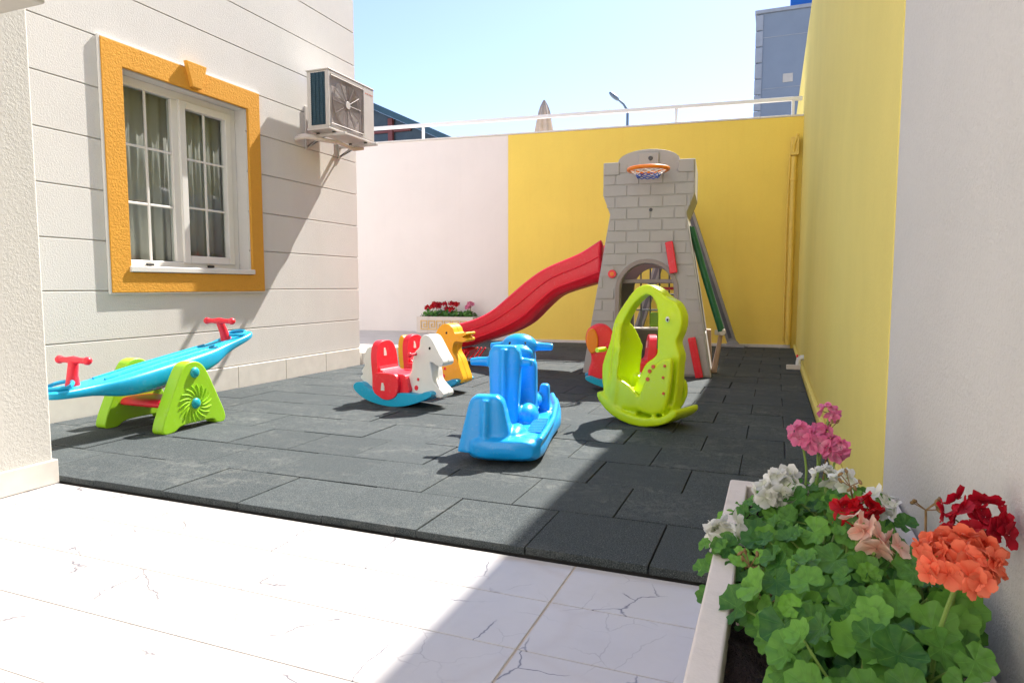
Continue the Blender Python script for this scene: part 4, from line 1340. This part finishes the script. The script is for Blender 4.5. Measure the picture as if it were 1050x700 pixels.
G('coral orange flowered geranium at the near end of the planter', (.18, .98, SZ), 40, [
    ((.236, 1.0, .538), .050, 46, .0185, 'coral', (-.1, -.28, .95))], 28, group='geraniums in the near planter', lz=(.06, .18), spread=.15, lr=(.025, .043))
G('leafy geranium without flowers at the near end of the planter', (.15, .72, SZ), 44, [], 29, group='geraniums in the near planter', lz=(.06, .2), spread=.17, lr=(.025, .043), dark=True)
# fallen petals and dry leaves on the soil
m = MB()
rr = random.Random(5)
for k in range(40):
    add_floret(m, (rr.uniform(-.04, .12), rr.uniform(.62, 1.4), SZ + .016), (rr.uniform(-.4, .4), rr.uniform(-.4, .4), 1), rr.uniform(.007, .013), rr)
tag(m.build('fallen_petals', PET['salmon']), 'withered pink petals scattered over the dark planter soil', 'petals', kind='stuff')

# far planter on the path by the back wall
FPx, FPy = -5.44, 9.50
fdir = Vector((cos(brz), sin(brz), 0)); fnor = Vector((-sin(brz), cos(brz), 0))
planter('planter', 'cream planter with greek key relief standing against the white back wall', (FPx, FPy, .13), brz, .98, .34, .27, .035)
for k, (s_, col, w) in enumerate(((.16, 'red', 'scarlet geranium at the left end of the far planter'), (.34, 'crimson', 'deep red geranium second from left in the far planter'), (.50, 'crimson', 'crimson geranium in the middle of the far planter'),
                               (.66, 'red', 'red geranium right of the middle in the far planter'), (.83, 'pink', 'pink geranium at the right end of the far planter'))):
    p = Vector((FPx, FPy, .13 + .215)) + fdir * s_ + fnor * .16
    hs = []
    rr = random.Random(60 + k)
    for q_ in range(3):
        hs.append(((p.x + rr.uniform(-.10, .10), p.y + rr.uniform(-.08, .08), p.z + rr.uniform(.17, .27)), .048, 10, .026, col, (0, -.5, .8)))
    geranium(w, p, 26, hs, 70 + k, group='geraniums in the far planter', spread=.13, lz=(.06, .16), lr=(.028, .045), xlim=None, dark=True)

# ------------------------------------------------------------------ beyond the wall
# grey-blue building on the right
bd = thing('office_block', 'blue grey clad building with stone quoins behind the yellow wall', 'building', (-.80, 22, 2.4))
m = MB(); m.box(.12, 9, .0, 8, 0, 6.62); m.build('wall', M['cladding'], bd, bevel=.02, smooth=False)
m = MB(); m.box(-.03, 9.05, -.06, 8.05, 6.6205, 6.72); m.build('coping', M['quoin'], bd, bevel=.01)
m = MB()
for k in range(14):
    z = .03 + k * .47
    m.box(0, .21 + .0 * (k % 2), -.04, .10, z, z + .44)
m.build('quoin', M['quoin'], bd, bevel=.02)
m = MB(); m.box(.80, 1.08, -.02, -.0005, 4.55, 4.80); m.build('vent', M['beige_metal'], bd, bevel=.01)
m = MB()
for z in (2.2, 4.4, 5.9): m.box(.215, 9, -.012, -.0006, z, z + .02)
m.build('panel_joint', M['quoin'], bd, smooth=False)
m = MB(); m.box(.95, 3.2, .4, 2.0, 6.7205, 7.9); m.build('roof_tank', M['sign_blue'], bd, bevel=.03)

# dark pavilion with sloping roof on the left
pv = thing('pavilion', 'dark glazed pavilion with a sloping teal roof behind the white wall', 'building', (-13.0, 20, 2.4))
sl_ = (4.726 - 3.38) / 2.9          # fall of the roof edge
rz_ = lambda x: 4.726 - sl_ * x
X0, X1 = -5.0, 8.0
m = MB(); m.prism([(X0, rz_(X0)), (X1, rz_(X1)), (X1, rz_(X1) - .22), (X0, rz_(X0) - .22)], -.5, 9, XZ); m.build('roof', M['roof'], pv, bevel=.01)
m = MB(); m.prism([(X0 + .1, 0), (X1 - .4, 0), (X1 - .4, rz_(X1 - .4) - .225), (X0 + .1, rz_(X0 + .1) - .225)], .1, .16, XZ); m.build('glazing', M['dark_glass'], pv, smooth=False)
for x in (-2.2, .62, 2.85, 5.2):
    m = MB(); m.box(x - .09, x + .09, -.02, .098, 0, rz_(x + .09) - .23); m.build('post', M['mullion'], pv, bevel=.01)
m = MB()
for z in (1.55, 2.45, 3.75):
    xe = (4.726 - .23 - z - .1) / sl_
    m.box(X0 + .1, min(xe, X1 - .4), .03, .0975, z - .04, z + .04)
m.build('transom', M['mullion'], pv, bevel=.006)

# closed parasol on the street level
pa = thing('parasol', 'closed beige parasol showing above the back wall', 'parasol', (-4.45, 13, 2.4))
m = MB(); m.tube([(0, 0, 0), (0, 0, 2.2)], .025, 10); m.build('pole', M['lamp_grey'], pa)
m = MB(); m.obox((0, 0, .04), (.5, .5, .08)); m.build('base', M['quoin'], pa, bevel=.01)
m = MB()
rings = []
for z, r in ((.95, .10), (1.0, .165), (1.3, .178), (1.62, .165), (1.85, .125), (2.0, .09), (2.10, .06), (2.2, .012)):
    rings.append([(r * (1 + .20 * cos(8 * a + z)) * cos(a), r * (1 + .20 * cos(8 * a + z)) * sin(a), z) for a in [2 * pi * k / 48 for k in range(48)]])
m.loft(rings); m.build('canopy', M['canvas'], pa)
m = MB()
rings = [[(r * (1 + .12 * cos(8 * a)) * cos(a), r * (1 + .12 * cos(8 * a)) * sin(a), z) for a in [2 * pi * k / 32 for k in range(32)]] for z, r in ((1.84, .142), (1.98, .115), (2.10, .075), (2.215, .018))]
m.loft(rings); m.build('cap', M['canvas_dark'], pa)

# street lamp
lp = thing('street_lamp', 'slim grey street lamp rising beyond the yellow back wall', 'street lamp', (-7.42, 35, 2.4))
m = MB(); m.tube([(0, 0, 0), (0, 0, 3), (0, 0, 7.55)], [.10, .085, .07], 12); m.build('pole', M['lamp_grey'], lp)
m = MB(); m.tube([(0, 0, 7.5), (-.2, -.05, 7.85), (-.50, -.1, 8.12)], [.07, .06, .05], 10); m.build('arm', M['lamp_grey'], lp)
m = MB(); m.ell((-.68, -.14, 8.27), (.36, .16, .12), (0, radians(42), 0)); m.build('lamp_head', M['lamp_grey'], lp)

# ------------------------------------------------------------------ separate pieces become parts of their own
def loose(ob):
    me = ob.data
    n = len(me.vertices)
    par = list(range(n))
    def find(a):
        while par[a] != a:
            par[a] = par[par[a]]; a = par[a]
        return a
    for e in me.edges:
        a, b = find(e.vertices[0]), find(e.vertices[1])
        if a != b: par[a] = b
    isl = {}
    for v in range(n): isl.setdefault(find(v), set()).add(v)
    if len(isl) < 2: return
    keys = list(isl)
    for i, k in enumerate(keys):
        bm = bmesh.new(); bm.from_mesh(me); bm.verts.ensure_lookup_table()
        bmesh.ops.delete(bm, geom=[v for v in bm.verts if v.index not in isl[k]], context='VERTS')
        nm = bpy.data.meshes.new(me.name); bm.to_mesh(nm); bm.free()
        for mt in me.materials: nm.materials.append(mt)
        if i == 0:
            first = nm
        else:
            c = ob.copy(); c.data = nm; C.objects.link(c)
    ob.data = first
SPLIT = ('drain_cap', 'bolt', 'rubber_foot', 'sticker', 'spot', 'eye', 'bolt_hole', 'bar', 'hose', 'rib', 'slide_rib', 'transom', 'tread', 'surround_edge', 'fan_blade')
for ob in list(C.objects):
    if ob.type == 'MESH' and ob.parent and ob.name.split('.')[0] in SPLIT: loose(ob)
    if ob.type == 'MESH' and ob.parent and ob.name.startswith('handle') and ob.parent.name.startswith('hoop_rocker'): loose(ob)
